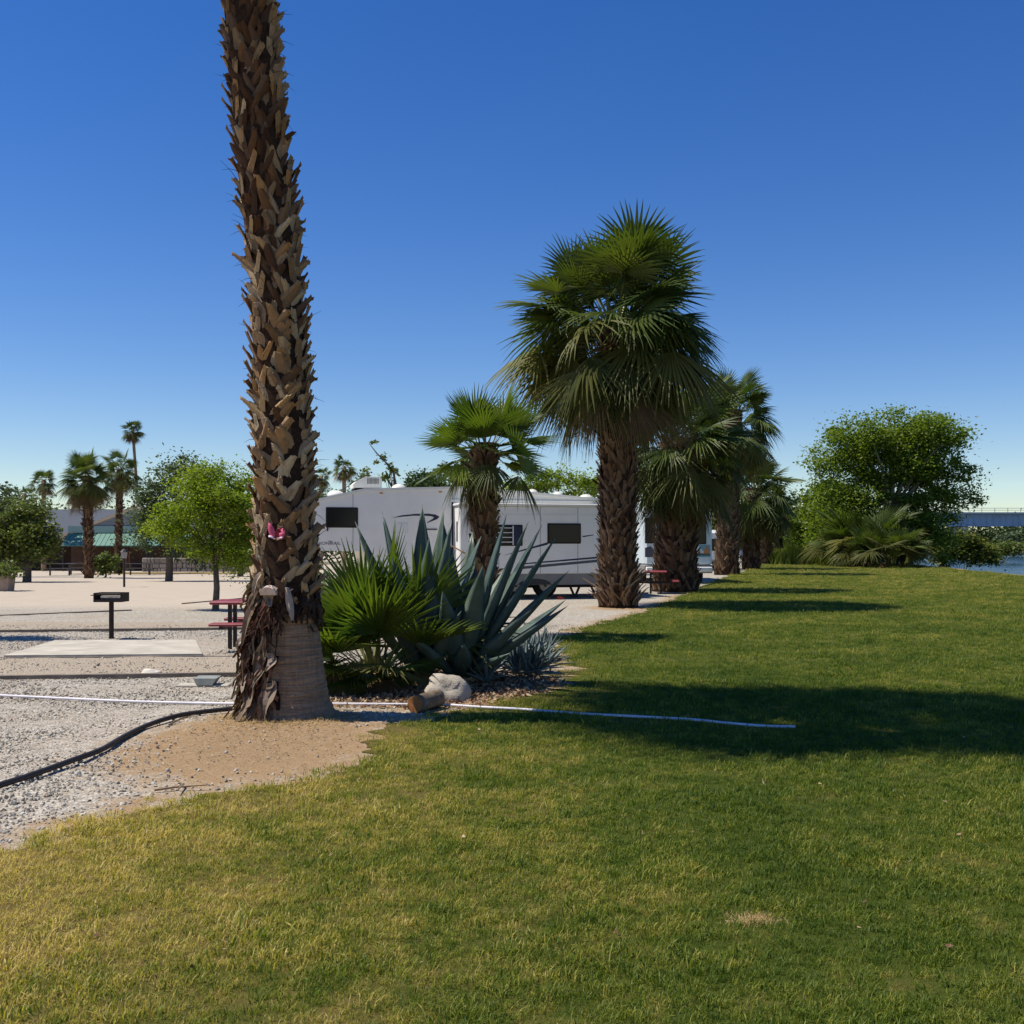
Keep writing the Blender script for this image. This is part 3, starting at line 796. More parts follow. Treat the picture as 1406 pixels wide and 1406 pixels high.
# ------------------------------------------------------------------ leafy trees
def leaf_cloud(blobs, n_clusters, n_leaves, size, sig, rng, flat=.75, shell=.55):
    """leaves gathered in clusters inside a list of ellipsoids (x,y,z,rx,ry,rz); returns mesh arrays and the cluster centres"""
    vol = np.array([b[3] * b[4] * b[5] for b in blobs]); pr = vol ** .8; pr = pr / pr.sum()
    bi = rng.choice(len(blobs), n_clusters, p=pr)
    d = rng.normal(size=(n_clusters, 3)); d /= np.linalg.norm(d, axis=1)[:, None]
    r = shell + (1 - shell) * rng.random(n_clusters); inner = rng.random(n_clusters) < .25; r[inner] = rng.random(inner.sum()) * shell
    B = np.array(blobs)[bi]
    cen = B[:, :3] + d * r[:, None] * B[:, 3:]
    ci = rng.integers(0, n_clusters, n_leaves)
    csz = rng.uniform(.55, 1.45, n_clusters)
    p = cen[ci] + rng.normal(size=(n_leaves, 3)) * sig * csz[ci][:, None] * np.array([1, 1, flat])
    a = rng.normal(size=(n_leaves, 3)); a[:, 2] *= .5; a /= np.linalg.norm(a, axis=1)[:, None]
    b = rng.normal(size=(n_leaves, 3)); b[:, 2] *= .5; b -= a * (a * b).sum(1)[:, None]; b /= np.linalg.norm(b, axis=1)[:, None]
    s = size * rng.uniform(.6, 1.35, n_leaves)[:, None]
    v = np.stack([p - a * s * .5, p + b * s * .3, p + a * s * .5, p - b * s * .3], 1).reshape(-1, 3)
    f = np.arange(n_leaves * 4).reshape(-1, 4)
    return v, f, cen
def leafy(name, label, cat, x, y, blobs, n_clusters, n_leaves, size, sig, mat, seed, trunk_r=.12, trunk_h=1.0, bark=None, limbs=14, lean=(0, 0), shell=.55, group=None, flat=.75):
    rng = np.random.default_rng(seed); rr = random.Random(seed)
    root = thing(name, label, cat, (x, y, g(x, y)), 0, group)
    v, f, cen = leaf_cloud(blobs, n_clusters, n_leaves, size, sig, rng, flat, shell)
    me = np_mesh('crown', v, f); me.materials.append(mat)
    link('crown', me, root)
    if trunk_r > 0:
        mb = MB()
        top = Vector((lean[0], lean[1], trunk_h))
        mb.tube([(0, 0, -.15), (0, 0, .05), (lean[0] * .35 + .03, lean[1] * .3, trunk_h * .5), tuple(top)], [trunk_r * 1.5, trunk_r * 1.15, trunk_r, trunk_r * .85], 10)
        mb.build('trunk', bark or MAT['bark'], root, True)
        mb = MB()
        idx = [rr.randrange(len(cen)) for _ in range(limbs)]
        for k in idx:
            e = Vector(cen[k]); m = top.lerp(e, .45) + Vector((rr.gauss(0, .06), rr.gauss(0, .06), .12 * (e - top).length))
            r0 = trunk_r * rr.uniform(.35, .65)
            mb.tube([tuple(top - Vector((0, 0, trunk_r * .5))), tuple(top.lerp(m, .5) + Vector((0, 0, .04))), tuple(m), tuple(e)], [r0, r0 * .75, r0 * .5, r0 * .15], 6)
        mb.build('limb', bark or MAT['bark'], root, True)
    return root
def pxblobs(x0, d, zg, lst, depth=1.0):
    out = []
    for px, py, rx, ry in lst:
        out.append((wx(px, d) - x0, 0.0, wz(py, d) - zg, rx / F * d, depth * (rx + ry) * .5 / F * d, ry / F * d))
    return out
L_bright = leafmat('palo_verde_leaf', [(.10, .155, .012), (.16, .22, .02), (.24, .28, .03)], .2, .55, .42, extra=(.26, .29, .035))
L_dark = leafmat('dark_green_leaf', [(.022, .045, .014), (.040, .072, .020), (.065, .10, .03)], .3, .5, .22, extra=(.08, .11, .035))
L_olive = leafmat('olive_leaf', [(.06, .085, .018), (.10, .13, .028), (.15, .17, .04)], .3, .5, .3, extra=(.15, .175, .04))
L_cotton = leafmat('cottonwood_leaf', [(.060, .105, .012), (.115, .17, .018), (.19, .235, .03)], .3, .5, .38, extra=(.20, .245, .03))
L_grey = leafmat('grey_green_leaf', [(.05, .075, .04), (.075, .105, .055), (.11, .14, .075)], .2, .6, .2, extra=(.10, .13, .06))
L_reed = leafmat('reed_leaf', [(.13, .17, .02), (.20, .23, .035), (.27, .26, .06)], .2, .55, .4, extra=(.28, .28, .06))
L_yel = leafmat('yellow_green_leaf', [(.08, .105, .016), (.12, .145, .022), (.16, .165, .035)], .2, .55, .3, extra=(.15, .14, .04))

def ptree(label, px, d, lst, nc, nl, size, sig, mat, seed, name='shade_tree', cat='tree', tr=.12, th=1.0, depth=1.0, **k):
    x = wx(px, d); zg = g(x, d)
    return leafy(name, label, cat, x, d, pxblobs(x, d, zg, lst, depth), nc, nl, size, sig, mat, seed, tr, th, **k)
ptree('bright yellow-green palo verde tree standing behind the red picnic table', 296, 27.5,
      [(285, 690, 62, 50), (250, 720, 50, 35), (325, 690, 45, 55), (225, 728, 30, 20), (300, 750, 50, 42), (325, 765, 35, 32), (280, 660, 40, 28), (345, 735, 35, 50)], 330, 26000, .075, .14, L_bright, 51, tr=.075, th=1.15, limbs=22)
ptree('feathery dark tree behind the bright palo verde', 232, 52,
      [(205, 690, 32, 45), (250, 655, 45, 32), (285, 680, 50, 45), (200, 730, 30, 30), (235, 700, 45, 40), (265, 750, 50, 30)], 260, 17000, .15, .26, L_grey, 52, tr=.16, th=1.7, limbs=20)
ptree('rounded olive green tree shading the gravel beside the planter', 37, 50,
      [(40, 735, 36, 40), (5, 740, 38, 45), (62, 745, 22, 30), (30, 700, 26, 16), (-30, 730, 40, 40)], 190, 15000, .17, .22, L_olive, 53, tr=.17, th=1.4, limbs=16)
ptree('paler tree top behind the rounded olive tree', 0, 64, [(-5, 690, 24, 26), (52, 700, 22, 20), (-40, 700, 40, 40)], 70, 5000, .2, .3, L_grey, 54, tr=.15, th=2.0, limbs=8)
ptree('low green shrub at the foot of the shaggy palm', 145, 62, [(145, 772, 18, 14), (137, 778, 12, 9)], 40, 2600, .16, .18, L_olive, 55, 'shrub', 'shrub', tr=.05, th=.3, limbs=6)
ptree('dark green tree growing behind the palo verde and stone wall', 330, 66, [(320, 740, 50, 40), (350, 700, 50, 50), (390, 720, 40, 50)], 120, 9000, .2, .3, L_dark, 56, tr=.16, th=1.7)
ptree('dense dark tree showing over the middle of the trailer roof', 590, 58, [(590, 668, 40, 26), (620, 655, 35, 26), (560, 680, 34, 22), (640, 660, 25, 36)], 130, 8500, .17, .2, L_dark, 57, tr=.2, th=2.0)
ptree('sparse tree with a bare twig above the trailer roof', 542, 50, [(508, 610, 7, 6), (517, 622, 6, 6), (528, 632, 12, 7), (540, 645, 8, 7), (543, 680, 18, 18), (528, 655, 6, 8), (497, 652, 9, 9)], 26, 620, .17, .12, L_olive, 58, tr=.09, th=2.5, limbs=24)
bt = [o for o in bpy.data.objects if o.get('label') == 'sparse tree with a bare twig above the trailer roof'][0]
def bpt(px, py): return (wx(px, 50) - bt.location.x, 0, wz(py, 50) - bt.location.z)
for pts in (((543, 700), (544, 668), (540, 648), (528, 633), (517, 622), (507, 609)), ((541, 672), (533, 660), (527, 652)), ((540, 690), (515, 668), (497, 652))):
    MB().tube([bpt(*p) for p in pts], [.07 - .05 * i / (len(pts) - 1) for i in range(len(pts))], 6).build('branch', MAT['bark'], bt, True)
ptree('light green willow-like tree behind the trailer rear', 765, 60, [(740, 668, 42, 24), (790, 662, 38, 22), (825, 668, 40, 26), (700, 680, 30, 16)], 150, 11000, .14, .22, L_bright, 59, tr=.2, th=2.0)
ptree('grey-green tree far behind the trailer nose', 400, 72, [(455, 690, 30, 20), (495, 668, 18, 18), (420, 690, 30, 24)], 80, 5000, .18, .25, L_grey, 60, tr=.15, th=2.0)
# cottonwood group on the river bank
ptree('huge spreading cottonwood on the river bank with pale limbs', 1225, 88,
      [(1225, 598, 80, 34), (1165, 622, 50, 32), (1285, 612, 46, 42), (1130, 645, 30, 24), (1300, 660, 34, 36), (1325, 685, 20, 16), (1245, 640, 55, 30), (1265, 690, 45, 32), (1185, 690, 40, 40), (1280, 735, 30, 44), (1225, 740, 50, 38), (1160, 690, 36, 40), (1150, 730, 40, 40), (1250, 660, 50, 40), (1200, 630, 50, 35)],
      330, 90000, .24, .58, L_cotton, 61, 'cottonwood_tree', tr=.45, th=4.0, bark=MAT['bark_pale'], limbs=24, shell=.66, flat=.6)
ptree('dark leafy tree at the left edge of the cottonwood', 1128, 94, [(1128, 700, 34, 36), (1110, 728, 28, 30), (1150, 740, 30, 34), (1135, 670, 26, 20)], 170, 15000, .30, .45, L_cotton, 62, tr=.3, th=2.0)
ptree('dark tree closing the far end of the lawn', 1078, 118, [(1075, 700, 24, 26), (1095, 715, 24, 30), (1058, 720, 30, 30), (1080, 740, 30, 24)], 130, 8000, .42, .55, L_dark, 63, tr=.3, th=2.5)
ptree('mixed green tree behind the row of palms', 1020, 125, [(1000, 715, 36, 34), (1035, 725, 30, 28), (960, 720, 40, 36)], 110, 7000, .42, .6, L_olive, 64, tr=.3, th=2.5)
ptree('yellow-green bush on the bank beside the river', 1322, 98, [(1315, 752, 30, 20), (1340, 760, 26, 15), (1295, 762, 20, 16), (1325, 740, 18, 10), (1362, 768, 12, 8)], 150, 11000, .26, .36, L_yel, 65, 'bush', 'bush', tr=.06, th=.6)
ptree('low scrub bush farther along the river bank', 1372, 165, [(1365, 757, 18, 8), (1385, 752, 20, 9), (1345, 757, 14, 8)], 60, 4000, .4, .5, L_olive, 66, 'bush', 'bush', tr=.06, th=.6)
ptree('grey bush where the far shore meets the bridge', 1398, 260, [(1398, 742, 16, 10), (1420, 738, 20, 12), (1375, 740, 10, 6)], 50, 3000, .7, .8, L_grey, 67, 'bush', 'bush', tr=.08, th=.8)
# reeds at the end of the lawn
mb = MB(); rr = random.Random(9)
for i in range(4200):
    d = rr.uniform(90, 112); px = rr.uniform(1058, 1150); x = wx(px, d)
    h = rr.uniform(.7, 2.1) * (1.0 if px > 1080 else .7); a = rr.uniform(0, 6.28); w = .035; lx, lyy = rr.gauss(0, .25), rr.gauss(0, .25)
    z = g(x, d)
    mb.add([(x - w * math.cos(a), d - w * math.sin(a), z), (x + w * math.cos(a), d + w * math.sin(a), z), (x + lx * .4 + w * math.cos(a), d + lyy * .4, z + h * .6), (x + lx, d + lyy, z + h), (x + lx * .4 - w * math.cos(a), d + lyy * .4, z + h * .6)], [(0, 1, 2, 4), (4, 2, 3)])
o = mb.build('reeds', L_reed); o['kind'] = 'stuff'; tag(o, 'tall yellow-green reeds at the far end of the lawn', 'reeds')
# far treeline that reads as one mass beyond the bridge and the park
def treeline(name, label, pts, seed, mat, size):
    rng = np.random.default_rng(seed)
    blobs = []
    for x, y, r, h in pts: blobs.append((x, y, h * .5, r, r * .6, h * .55))
    v, f, c = leaf_cloud(blobs, len(pts) * 22, len(pts) * 1100, size, size * 1.5, rng)
    v[:, 2] = np.maximum(v[:, 2], -1.0)
    me = np_mesh(name, v, f); me.materials.append(mat)
    o = link(name, me); o['kind'] = 'stuff'; tag(o, label, 'trees')
rr = random.Random(12)
treeline('far_wood', 'hazy wood along the shore behind the bridge', [(wx(px, d), d, rr.uniform(7, 13), rr.uniform(7, 14)) for px in range(1180, 1700, 16) for d in (rr.uniform(420, 470),)], 71, L_dark, 1.3)
treeline('far_scrub', 'distant belt of trees behind the park buildings', [(wx(px, d), d, rr.uniform(4, 7), rr.uniform(4, 7.5)) for px in range(-260, 1120, 22) for d in (rr.uniform(150, 190),)], 72, L_grey, .6)
# the tree out of view at the left whose shade lies by the grill
leafy('shade_tree', 'small tree standing beside the concrete pad at the far left', 'tree', -10.75, 19.0, [(0, 0, 4.0, .95, .55, .6), (-.5, .2, 3.7, .8, .5, .5)], 60, 2600, .10, .14, L_olive, 91, .07, 2.9)

# ------------------------------------------------------------------ white fifth-wheel trailer
white = plain('trailer_white', (.80, .775, .72), .35, .5, .04, 2)
greycl = plain('trailer_grey_cladding', (.20, .19, .18), .5, .4, .08, 3)
trim = plain('trailer_trim', (.72, .71, .66), .4, .5, .05)
dark = plain('dark_rubber', (.015, .015, .016), .8, .3, .2)
steel = plain('dark_steel', (.03, .03, .032), .6, .4, .2)
glass_m = NT('tinted_glass').base((.010, .010, .012), .12, .22).m
navy = plain('navy_decal', (.012, .016, .045), .4, .5, .1); decal = plain('grey_decal', (.07, .07, .09), .4, .5, .1)
offw = plain('vent_white', (.74, .72, .64), .5, .4, .06)
TH = R(15)
RVX, RVY = wx(620, 33.3), 33.3
RV = thing('travel_trailer', 'long white fifth-wheel trailer with navy swooshes and a big slide-out', 'trailer', (RVX, RVY, 0), TH)
def rv_u(px, v=0.0):                               # position along the trailer side of a pixel column, v = offset towards the viewer
    k = (px - CX) / F
    ox, oy = RVX + v * math.sin(TH), RVY - v * math.cos(TH)
    u = (k * oy - ox) / (math.cos(TH) - k * math.sin(TH))
    return u, oy + u * math.sin(TH)
def rv_pt(px, py, v=0.0):
    u, d = rv_u(px, v); return u, wz(py, d)
body = [(-2.35, .46), (5.35, .46), (5.4, .7), (5.4, 2.9), (5.3, 3.03), (4.8, 3.08), (2.5, 3.26), (.35, 3.40), (-2.66, 3.30), (-4.0, 2.985), (-4.9, 2.72), (-5.25, 2.3), (-5.3, 1.75), (-5.15, 1.5), (-2.7, 1.45)]
MB().prism(body, 0.0, 2.45).build('body', white, RV)
top = body[4:11]
mb = MB()
rt = [(x, z + .0) for x, z in top]
poly = [(x, z - .04) for x, z in rt] + [(x, z + .035) for x, z in reversed(rt)]
mb.prism(poly, -.03, 2.48); mb.build('roof', trim, RV)
MB().box(-2.37, -.012, .45, 5.41, 2.46, .74).build('skirt', greycl, RV)
def window(u0, z0, u1, z1, v, slats=0, parent=RV, name='window', split=None):
    w = MB(); w.box(u0 - .035, v - .03, z0 - .035, u1 + .035, v + .02, z1 + .035, bev=.02); o = w.build(name, dark, parent)
    MB().box(u0 + .01, v - .036, z0 + .01, u1 - .01, v - .028, z1 - .01).build('pane', glass_m, o)
    return o
u0, z1 = rv_pt(449, 698); u1, z0 = rv_pt(490, 723)
window(u0, z0, u1, z1, 0)
mb = MB().box(u0, -.05, z0 - .14, u0 + .03, -.0, z0 - .03); mb.build('window_latch', dark, RV)
# slide-out
SV = .82
su0, su1 = rv_u(631, SV)[0], rv_u(824, SV)[0]
SO = MB().box(su0, -SV, .76, su1, .05, 2.82, bev=.03).build('slide_out', white, RV)
MB().box(su0 - .05, -SV - .05, 2.82, su1 + .05, .02, 2.90, bev=.02).build('slide_roof', trim, SO)
MB().box(su0 + .01, -SV + .012, .43, su1 - .01, 0, .765).build('slide_skirt', greycl, SO)
MB().box(su0 - .07, -.04, .55, su0 - .03, .03, 2.95).build('seal_edge', dark, SO)
MB().box(su0 - .08, -.05, 2.95, su1 + .05, .0, 3.03).build('slide_awning', trim, SO)
MB().box(su0 - .012, -SV + .25, 1.75, su0 + .01, -SV + .42, 2.35).build('side_vent', decal, SO)
MB().box(su1 - .10, -SV - .012, .80, su1 - .04, -SV + .01, 2.78).build('corner_trim', trim, SO)
def swin(px0, py0, px1, py1, **k):
    a, zt = rv_pt(px0, py0, SV); b, zb = rv_pt(px1, py1, SV); return a, zb, b, zt
a, zb, b, zt = swin(664, 722, 716, 748)
w = window(a, zb, b, zt, -SV, parent=SO)
pa = rv_u(704, SV)[0]
for k in range(4):
    z = zb + (zt - zb) * (k + .0) / 4 + .07
    MB().box(a + .03, -SV - .052, z, pa - .02, -SV - .037, z + .022).build('louvre', trim, w)
MB().box(pa - .015, -SV - .055, zb - .01, pa + .015, -SV - .037, zt + .01).build('mullion', trim, w)
MB().box(pa + .02, -SV - .045, zb + .01, b - .01, -SV - .037, zt - .01).build('shutter', navy, w)
a, zb, b, zt = swin(753, 720, 796, 745)
window(a, zb, b, zt, -SV, parent=SO)
def decal_poly(pts, v, m, parent):
    P2 = [rv_pt(px, py, v) for px, py in pts]
    mb = MB(); n = len(P2); y = -v - .006
    mb.add([(u, y, z) for u, z in P2] + [(u, y + .003, z) for u, z in P2], [tuple(range(n)), tuple(range(2 * n - 1, n - 1, -1))] + [(i, i + n, (i + 1) % n + n, (i + 1) % n) for i in range(n)])
    return mb.build('stripe', m, parent)
decal_poly([(690, 763), (752, 744.5), (752, 747.8), (716, 757)], SV, navy, SO)
decal_poly([(718, 775), (722, 773), (824, 764), (824, 766.5)], SV, navy, SO)
decal_poly([(716, 781.5), (720, 777.5), (824, 768), (824, 771.5)], SV, decal, SO)
decal_poly([(799, 736), (815, 734), (815, 735), (801, 737.5)], SV, navy, SO)
def roof_z_raw(u): return float(np.interp(u, [-4.9, -4.0, -2.66, .35, 2.5, 4.8], [2.72, 2.985, 3.30, 3.40, 3.26, 3.08]))
# swoosh on the main side
sw_o = [(538, 711), (552, 707.5), (570, 705.6), (588, 705.3), (598, 706.5), (603.5, 709.5), (600, 713), (586, 718.3)]
sw_i = [(586.5, 717), (594, 712.5), (596, 710.3), (592, 708.8), (580, 708), (565, 708.3), (550, 709.8)]
for i in range(len(sw_o) - 1):
    j0, j1 = sw_o[i], sw_o[i + 1]
    n0 = sw_i[len(sw_i) - 1 - min(i, len(sw_i) - 1)]; n1 = sw_i[len(sw_i) - 1 - min(i + 1, len(sw_i) - 1)]
    decal_poly([j0, j1, n1, n0] if i < len(sw_i) - 1 else [j0, j1, n0], 0.0, navy, RV)
for u in (-4.6, -3.0, .02):                 # panel seams, marker lights and belt line
    MB().box(u, -.006, 1.5 if u < -2.4 else .76, u + .012, .001, float(np.interp(u, [-4.9, -4.0, -2.66, .35], [2.68, 2.93, 3.24, 3.34]))).build('panel_seam', decal, RV)
for u in (su0 + 1.2, su0 + 2.5, su0 + 3.7):
    MB().box(u, -SV - .006, .78, u + .010, -SV + .001, 2.80).build('panel_seam', decal, SO)
MB().box(su0 + .02, -SV - .010, 2.55, su1 - .02, -SV + .001, 2.575).build('belt_trim', trim, SO)
MB().box(-5.1, -.010, 2.62, -4.1, .001, 2.64).build('belt_trim', trim, RV)
for u in (-4.2, -2.2, -.4):
    MB().box(u, -.03, roof_z_raw(u) - .14, u + .10, .001, roof_z_raw(u) - .10, bev=.008).build('marker_light', plain('amber_lens', (.55, .20, .02), .3, .5), RV)
# lettering
def lettering(txt, size, loc, parent, m, sx=1.0):
    cu = bpy.data.curves.new('lettering', 'FONT'); cu.body = txt; cu.size = size; cu.extrude = .002
    ob = bpy.data.objects.new('tmp_text', cu); C.objects.link(ob)
    dg = bpy.context.evaluated_depsgraph_get()
    me = bpy.data.meshes.new_from_object(ob.evaluated_get(dg))
    bpy.data.objects.remove(ob)
    me.materials.clear(); me.materials.append(m)
    o = link('lettering', me, parent, loc, (R(90), 0, 0), (sx, 1, 1))
    return o
u, z = rv_pt(434.5, 748)
lettering('NION', .125, (u, -.006, z), RV, decal, 1.15)
u, z = rv_pt(450.5, 748)
lettering('T', .165, (u, -.006, z), RV, decal, 1.15)
u, z = rv_pt(453.8, 748)
lettering('RAIL', .125, (u, -.006, z), RV, decal, 1.2)
# details on the side behind the bushes
a, zt = rv_pt(546, 718); b, zb = rv_pt(560, 732)
MB().box(a, -.015, zb, b, .01, zt, bev=.005).build('hatch', trim, RV)
a, zt = rv_pt(585, 726); b, zb = rv_pt(600, 727.6)
MB().box(a, -.03, zb, b, .01, zt).build('grab_rail', steel, RV)
# roof units
def roof_z(u): return float(np.interp(u, [-4.9, -4.0, -2.66, .35, 2.5, 4.8], [2.72, 2.985, 3.30, 3.40, 3.26, 3.08])) + .035
def air_con(px0, px1, h):
    a, b = rv_u(px0)[0], rv_u(px1)[0]; z = roof_z((a + b) / 2) - .02
    ac = MB().prism([(a + .02, z + .06), (b, z + .06), (b, z + .06 + h * .8), (b - .05, z + .06 + h), (a + (b - a) * .45, z + .06 + h), (a + .1, z + .06 + h * .55), (a, z + .06 + h * .25)], .55, 1.35).build('air_conditioner', offw, RV)
    MB().box(a + .06, .6, z - .03, b - .04, 1.3, z + .06).build('gasket', dark, ac)
    n = 9
    for k in range(n):
        u = a + (b - a) * (.5 + .045 * k)
        MB().box(u, .543, z + .06 + h * .35, u + .018, .551, z + .06 + h * .85).build('vent_slot', steel, ac)
air_con(487.5, 528, .34); air_con(677, 692, .26)
for px, r in ((465, .27), (553, .24), (740, .20), (776, .18), (815, .25)):
    u = rv_u(px)[0]
    MB().lathe([(r, 0), (r * .97, .05), (r * .8, .11), (r * .45, .16), (.02, .175)], (u, .75, roof_z(u) - .03), 16).build('roof_vent', offw, RV, True)
# wheels, arches and jacks
for u in (2.05, 3.0):
    wt = MB()
    prof = [(.2, -.10), (.34, -.11), (.38, -.07), (.385, 0), (.38, .07), (.34, .11), (.2, .10)]
    rings = [[(u + r * math.cos(a), .14 + y, .385 + r * math.sin(a)) for a in [2 * math.pi * k / 24 for k in range(24)]] for r, y in prof]
    wo_ = MB().loft(rings, True).build('wheel', dark, RV, True)
    rings = [[(u + r * math.cos(a), .14 + y, .385 + r * math.sin(a)) for a in [2 * math.pi * k / 16 for k in range(16)]] for r, y in ((.21, -.085), (.18, -.112), (.05, -.10))]
    MB().loft(rings, True).build('rim', plain('wheel_rim', (.55, .55, .55), .3, .5), wo_, True)
a, b = rv_u(712, SV)[0], rv_u(757, SV)[0]
arch = [((a + b) / 2 + (b - a) / 2 * math.cos(t_), .435 + .19 * math.sin(t_)) for t_ in [math.pi * k / 12 for k in range(13)]]
MB().prism(arch, -SV + .008, -SV + .2).build('wheel_arch', steel, SO)
for px in (792, 821):
    u = rv_u(px, .1)[0]
    j = MB(); j.tube([(u, .1, .0), (u - .20, .1, .44)], .04, 6); j.tube([(u, .1, .0), (u + .20, .1, .44)], .04, 6); j.box(u - .14, 0, 0.001, u + .14, .2, .04)
    j.build('stabiliser_jack', steel, RV)
MB().box(-2.2, .3, .30, 5.2, 2.2, .46).build('chassis', steel, RV)
MB().box(-4.3, 1.0, .0, -4.15, 1.15, 1.5).build('landing_leg', steel, RV)
MB().box(-4.3, 1.7, .0, -4.15, 1.85, 1.5).build('landing_leg', steel, RV)
# small red and white chock and black bottle under the slide
x, y = gpt(769, 823)
o = MB().prism([(-.13, 0), (.13, 0), (.10, .07), (-.06, .10)], -.06, .06).build('wheel_chock', plain('red_plastic', (.45, .05, .04), .5, .4), None, False, (x, y, g(x, y)))
tag(o, 'red and white wheel chock lying under the slide-out trailer', 'wheel chock')

# ------------------------------------------------------------------ second motorhome with a lake mural
D2 = 46.0
x0, x1 = wx(884, D2), wx(979, D2)
MH = thing('motorhome', 'white motorhome with a lake mural on its end between the palms', 'motorhome', ((x0 + x1) / 2, D2, 0), R(4))
hw = (x1 - x0) / 2
MB().box(-hw, 0, .75, hw, 8.5, 3.42, bev=.12).build('body', plain('motorhome_white', (.55, .62, .64), .35, .5, .05), MH)
MB().box(-hw - .01, -.02, .45, hw + .01, 8.5, .80, bev=.04).build('skirt', greycl, MH)
MB().box(-hw * .96, -.2, .5, hw * .96, -.01, .72, bev=.03).build('bumper', trim, MH)
def mhwin(px0, py0, px1, py1):
    a, b = wx(px0, D2) - MH.location.x, wx(px1, D2) - MH.location.x
    window(a, wz(py1, D2), b, wz(py0, D2), -.005, parent=MH)
mhwin(886, 712, 898, 745); mhwin(948, 712, 969, 746)
teal = plain('mural_teal', (.16, .36, .42), .4, .5, .15); orange = plain('mural_orange', (.50, .22, .06), .5, .4, .25, 12); snow = plain('mural_snow', (.60, .66, .68), .5, .4, .1, 8); mdark = plain('mural_pine', (.06, .10, .10), .5, .4)
def mural(pts, m, k):
    P2 = [(wx(px, D2) - MH.location.x, wz(py, D2)) for px, py in pts]; n = len(P2)
    MB().add([(u, -.006 - .003 * k, z) for u, z in P2] + [(u, -.003 * k - .004, z) for u, z in P2], [tuple(range(n)), tuple(range(2 * n - 1, n - 1, -1))] + [(i, i + n, (i + 1) % n + n, (i + 1) % n) for i in range(n)]).build('mural_patch', m, MH)
mural([(948, 765), (976, 765), (976, 748), (948, 748)], teal, 1)
mural([(950, 761), (956, 752), (960, 749.5), (966, 757), (974, 761)], snow, 2)
mural([(966, 760.5), (968, 753), (970, 751), (971.5, 748.5), (973, 753), (975, 760.5)], orange, 3)
mural([(958, 760.5), (960.5, 753), (963, 760.5)], orange, 3)
mural([(950, 763), (951, 760), (960, 759.5), (976, 760.8), (976, 763)], mdark, 4)
mural([(885, 752), (893, 750), (898, 756), (898, 765), (885, 765)], decal, 1)
for s in (-1, 1):
    for yy in (1.6, 6.8):
        rings = [[(s * (hw - .22) + dx, yy + r * math.cos(a), .4 + r * math.sin(a)) for a in [2 * math.pi * k / 18 for k in range(18)]] for r, dx in ((.2, -.12), (.4, -.11), (.4, .11), (.2, .12))]
        MB().loft(rings, True).build('wheel', dark, MH, True)
MB().box(-.5, 2.5, 3.42, .5, 3.5, 3.72, bev=.08).build('air_conditioner', offw, MH)

# small camper and pickup at the end of the row
def small_camper(px, d, label):
    x = wx(px, d)
    t_ = thing('camper', label, 'camper', (x, d, 0), R(10))
    MB().box(-1.2, 0, .5, 1.2, 5, 2.6, bev=.2).build('body', white, t_)
    window(-.8, 1.3, .8, 2.0, -.005, parent=t_)
    MB().box(-1.1, -.15, .42, 1.1, -.01, .58).build('bumper', steel, t_)
    for s in (-1, 1):
        rings = [[(s * 1.0 + dx, 2.5 + r * math.cos(a), .34 + r * math.sin(a)) for a in [2 * math.pi * k / 14 for k in range(14)]] for r, dx in ((.15, -.1), (.34, -.1), (.34, .1), (.15, .1))]
        MB().loft(rings, True).build('wheel', dark, t_, True)
small_camper(981, 70, 'small white camper behind the motorhome')
PK = thing('pickup_truck', 'dark blue pickup truck parked beyond the last palms', 'pickup', (wx(1043, 112), 112, 0), R(0))
MB().prism([(-.95, .45), (.95, .45), (.97, 1.0), (.9, 1.08), (-.9, 1.08), (-.97, 1.0)], 0, 5.2).build('body', plain('blue_paint', (.02, .035, .10), .3, .5), PK)
MB().prism([(-.9, 1.08), (.9, 1.08), (.72, 1.75), (-.72, 1.75)], 1.8, 3.6).build('cab', plain('blue_paint_cab', (.02, .035, .10), .3, .5), PK)
MB().prism([(-.78, 1.15), (.78, 1.15), (.68, 1.65), (-.68, 1.65)], 1.78, 1.81).build('windscreen', glass_m, PK)
MB().box(-.97, -.12, .45, .97, 0, .65).build('bumper', trim, PK)
for s in (-1, 1):
    MB().box(s * .78 - .13, -.03, .72, s * .78 + .13, .01, .92).build('headlight', offw, PK)
    for yy in (.9, 4.2):
        rings = [[(s * .85 + dx, yy + r * math.cos(a), .36 + r * math.sin(a)) for a in [2 * math.pi * k / 14 for k in range(14)]] for r, dx in ((.15, -.12), (.36, -.11), (.36, .11), (.15, .12))]
        MB().loft(rings, True).build('wheel', dark, PK, True)

# ------------------------------------------------------------------ picnic tables
redp = plain('red_table_coating', (.23, .035, .045), .5, .4, .2, 8); blk = plain('black_steel_post', (.018, .014, .013), .6, .4, .2)
def picnic_table(label, x, y, rz, group=None, L=1.85):
    root = thing('picnic_table', label, 'picnic table', (x, y, g(x, y)), rz, group)
    MB().box(0, -.38, .71, L, .38, .765, bev=.02).build('table_top', redp, root)
    for s in (-1, 1):
        MB().box(.05 - .04 * s, s * .64 - .14, .40, L - .05, s * .64 + .14, .445, bev=.015).build('bench_seat', redp, root)
    for u in (.28, L - .32):
        for s in (-1, 1):
            MB().box(u - .028, s * .17 - .03, -.02, u + .028, s * .17 + .03, .71).build('leg', blk, root)
        MB().box(u - .03, -.76, .352, u + .03, .76, .399).build('bench_arm', blk, root)
    return root
picnic_table('red and black steel picnic table standing behind the tall palm trunk', wx(294, 17.4), 17.45, R(1))
picnic_table('red picnic table between the big palm and the stout short palm', wx(897, 37), 36.4, R(82), None, 1.5)
greyt = plain('weathered_table', (.10, .085, .075), .7, .3, .2)
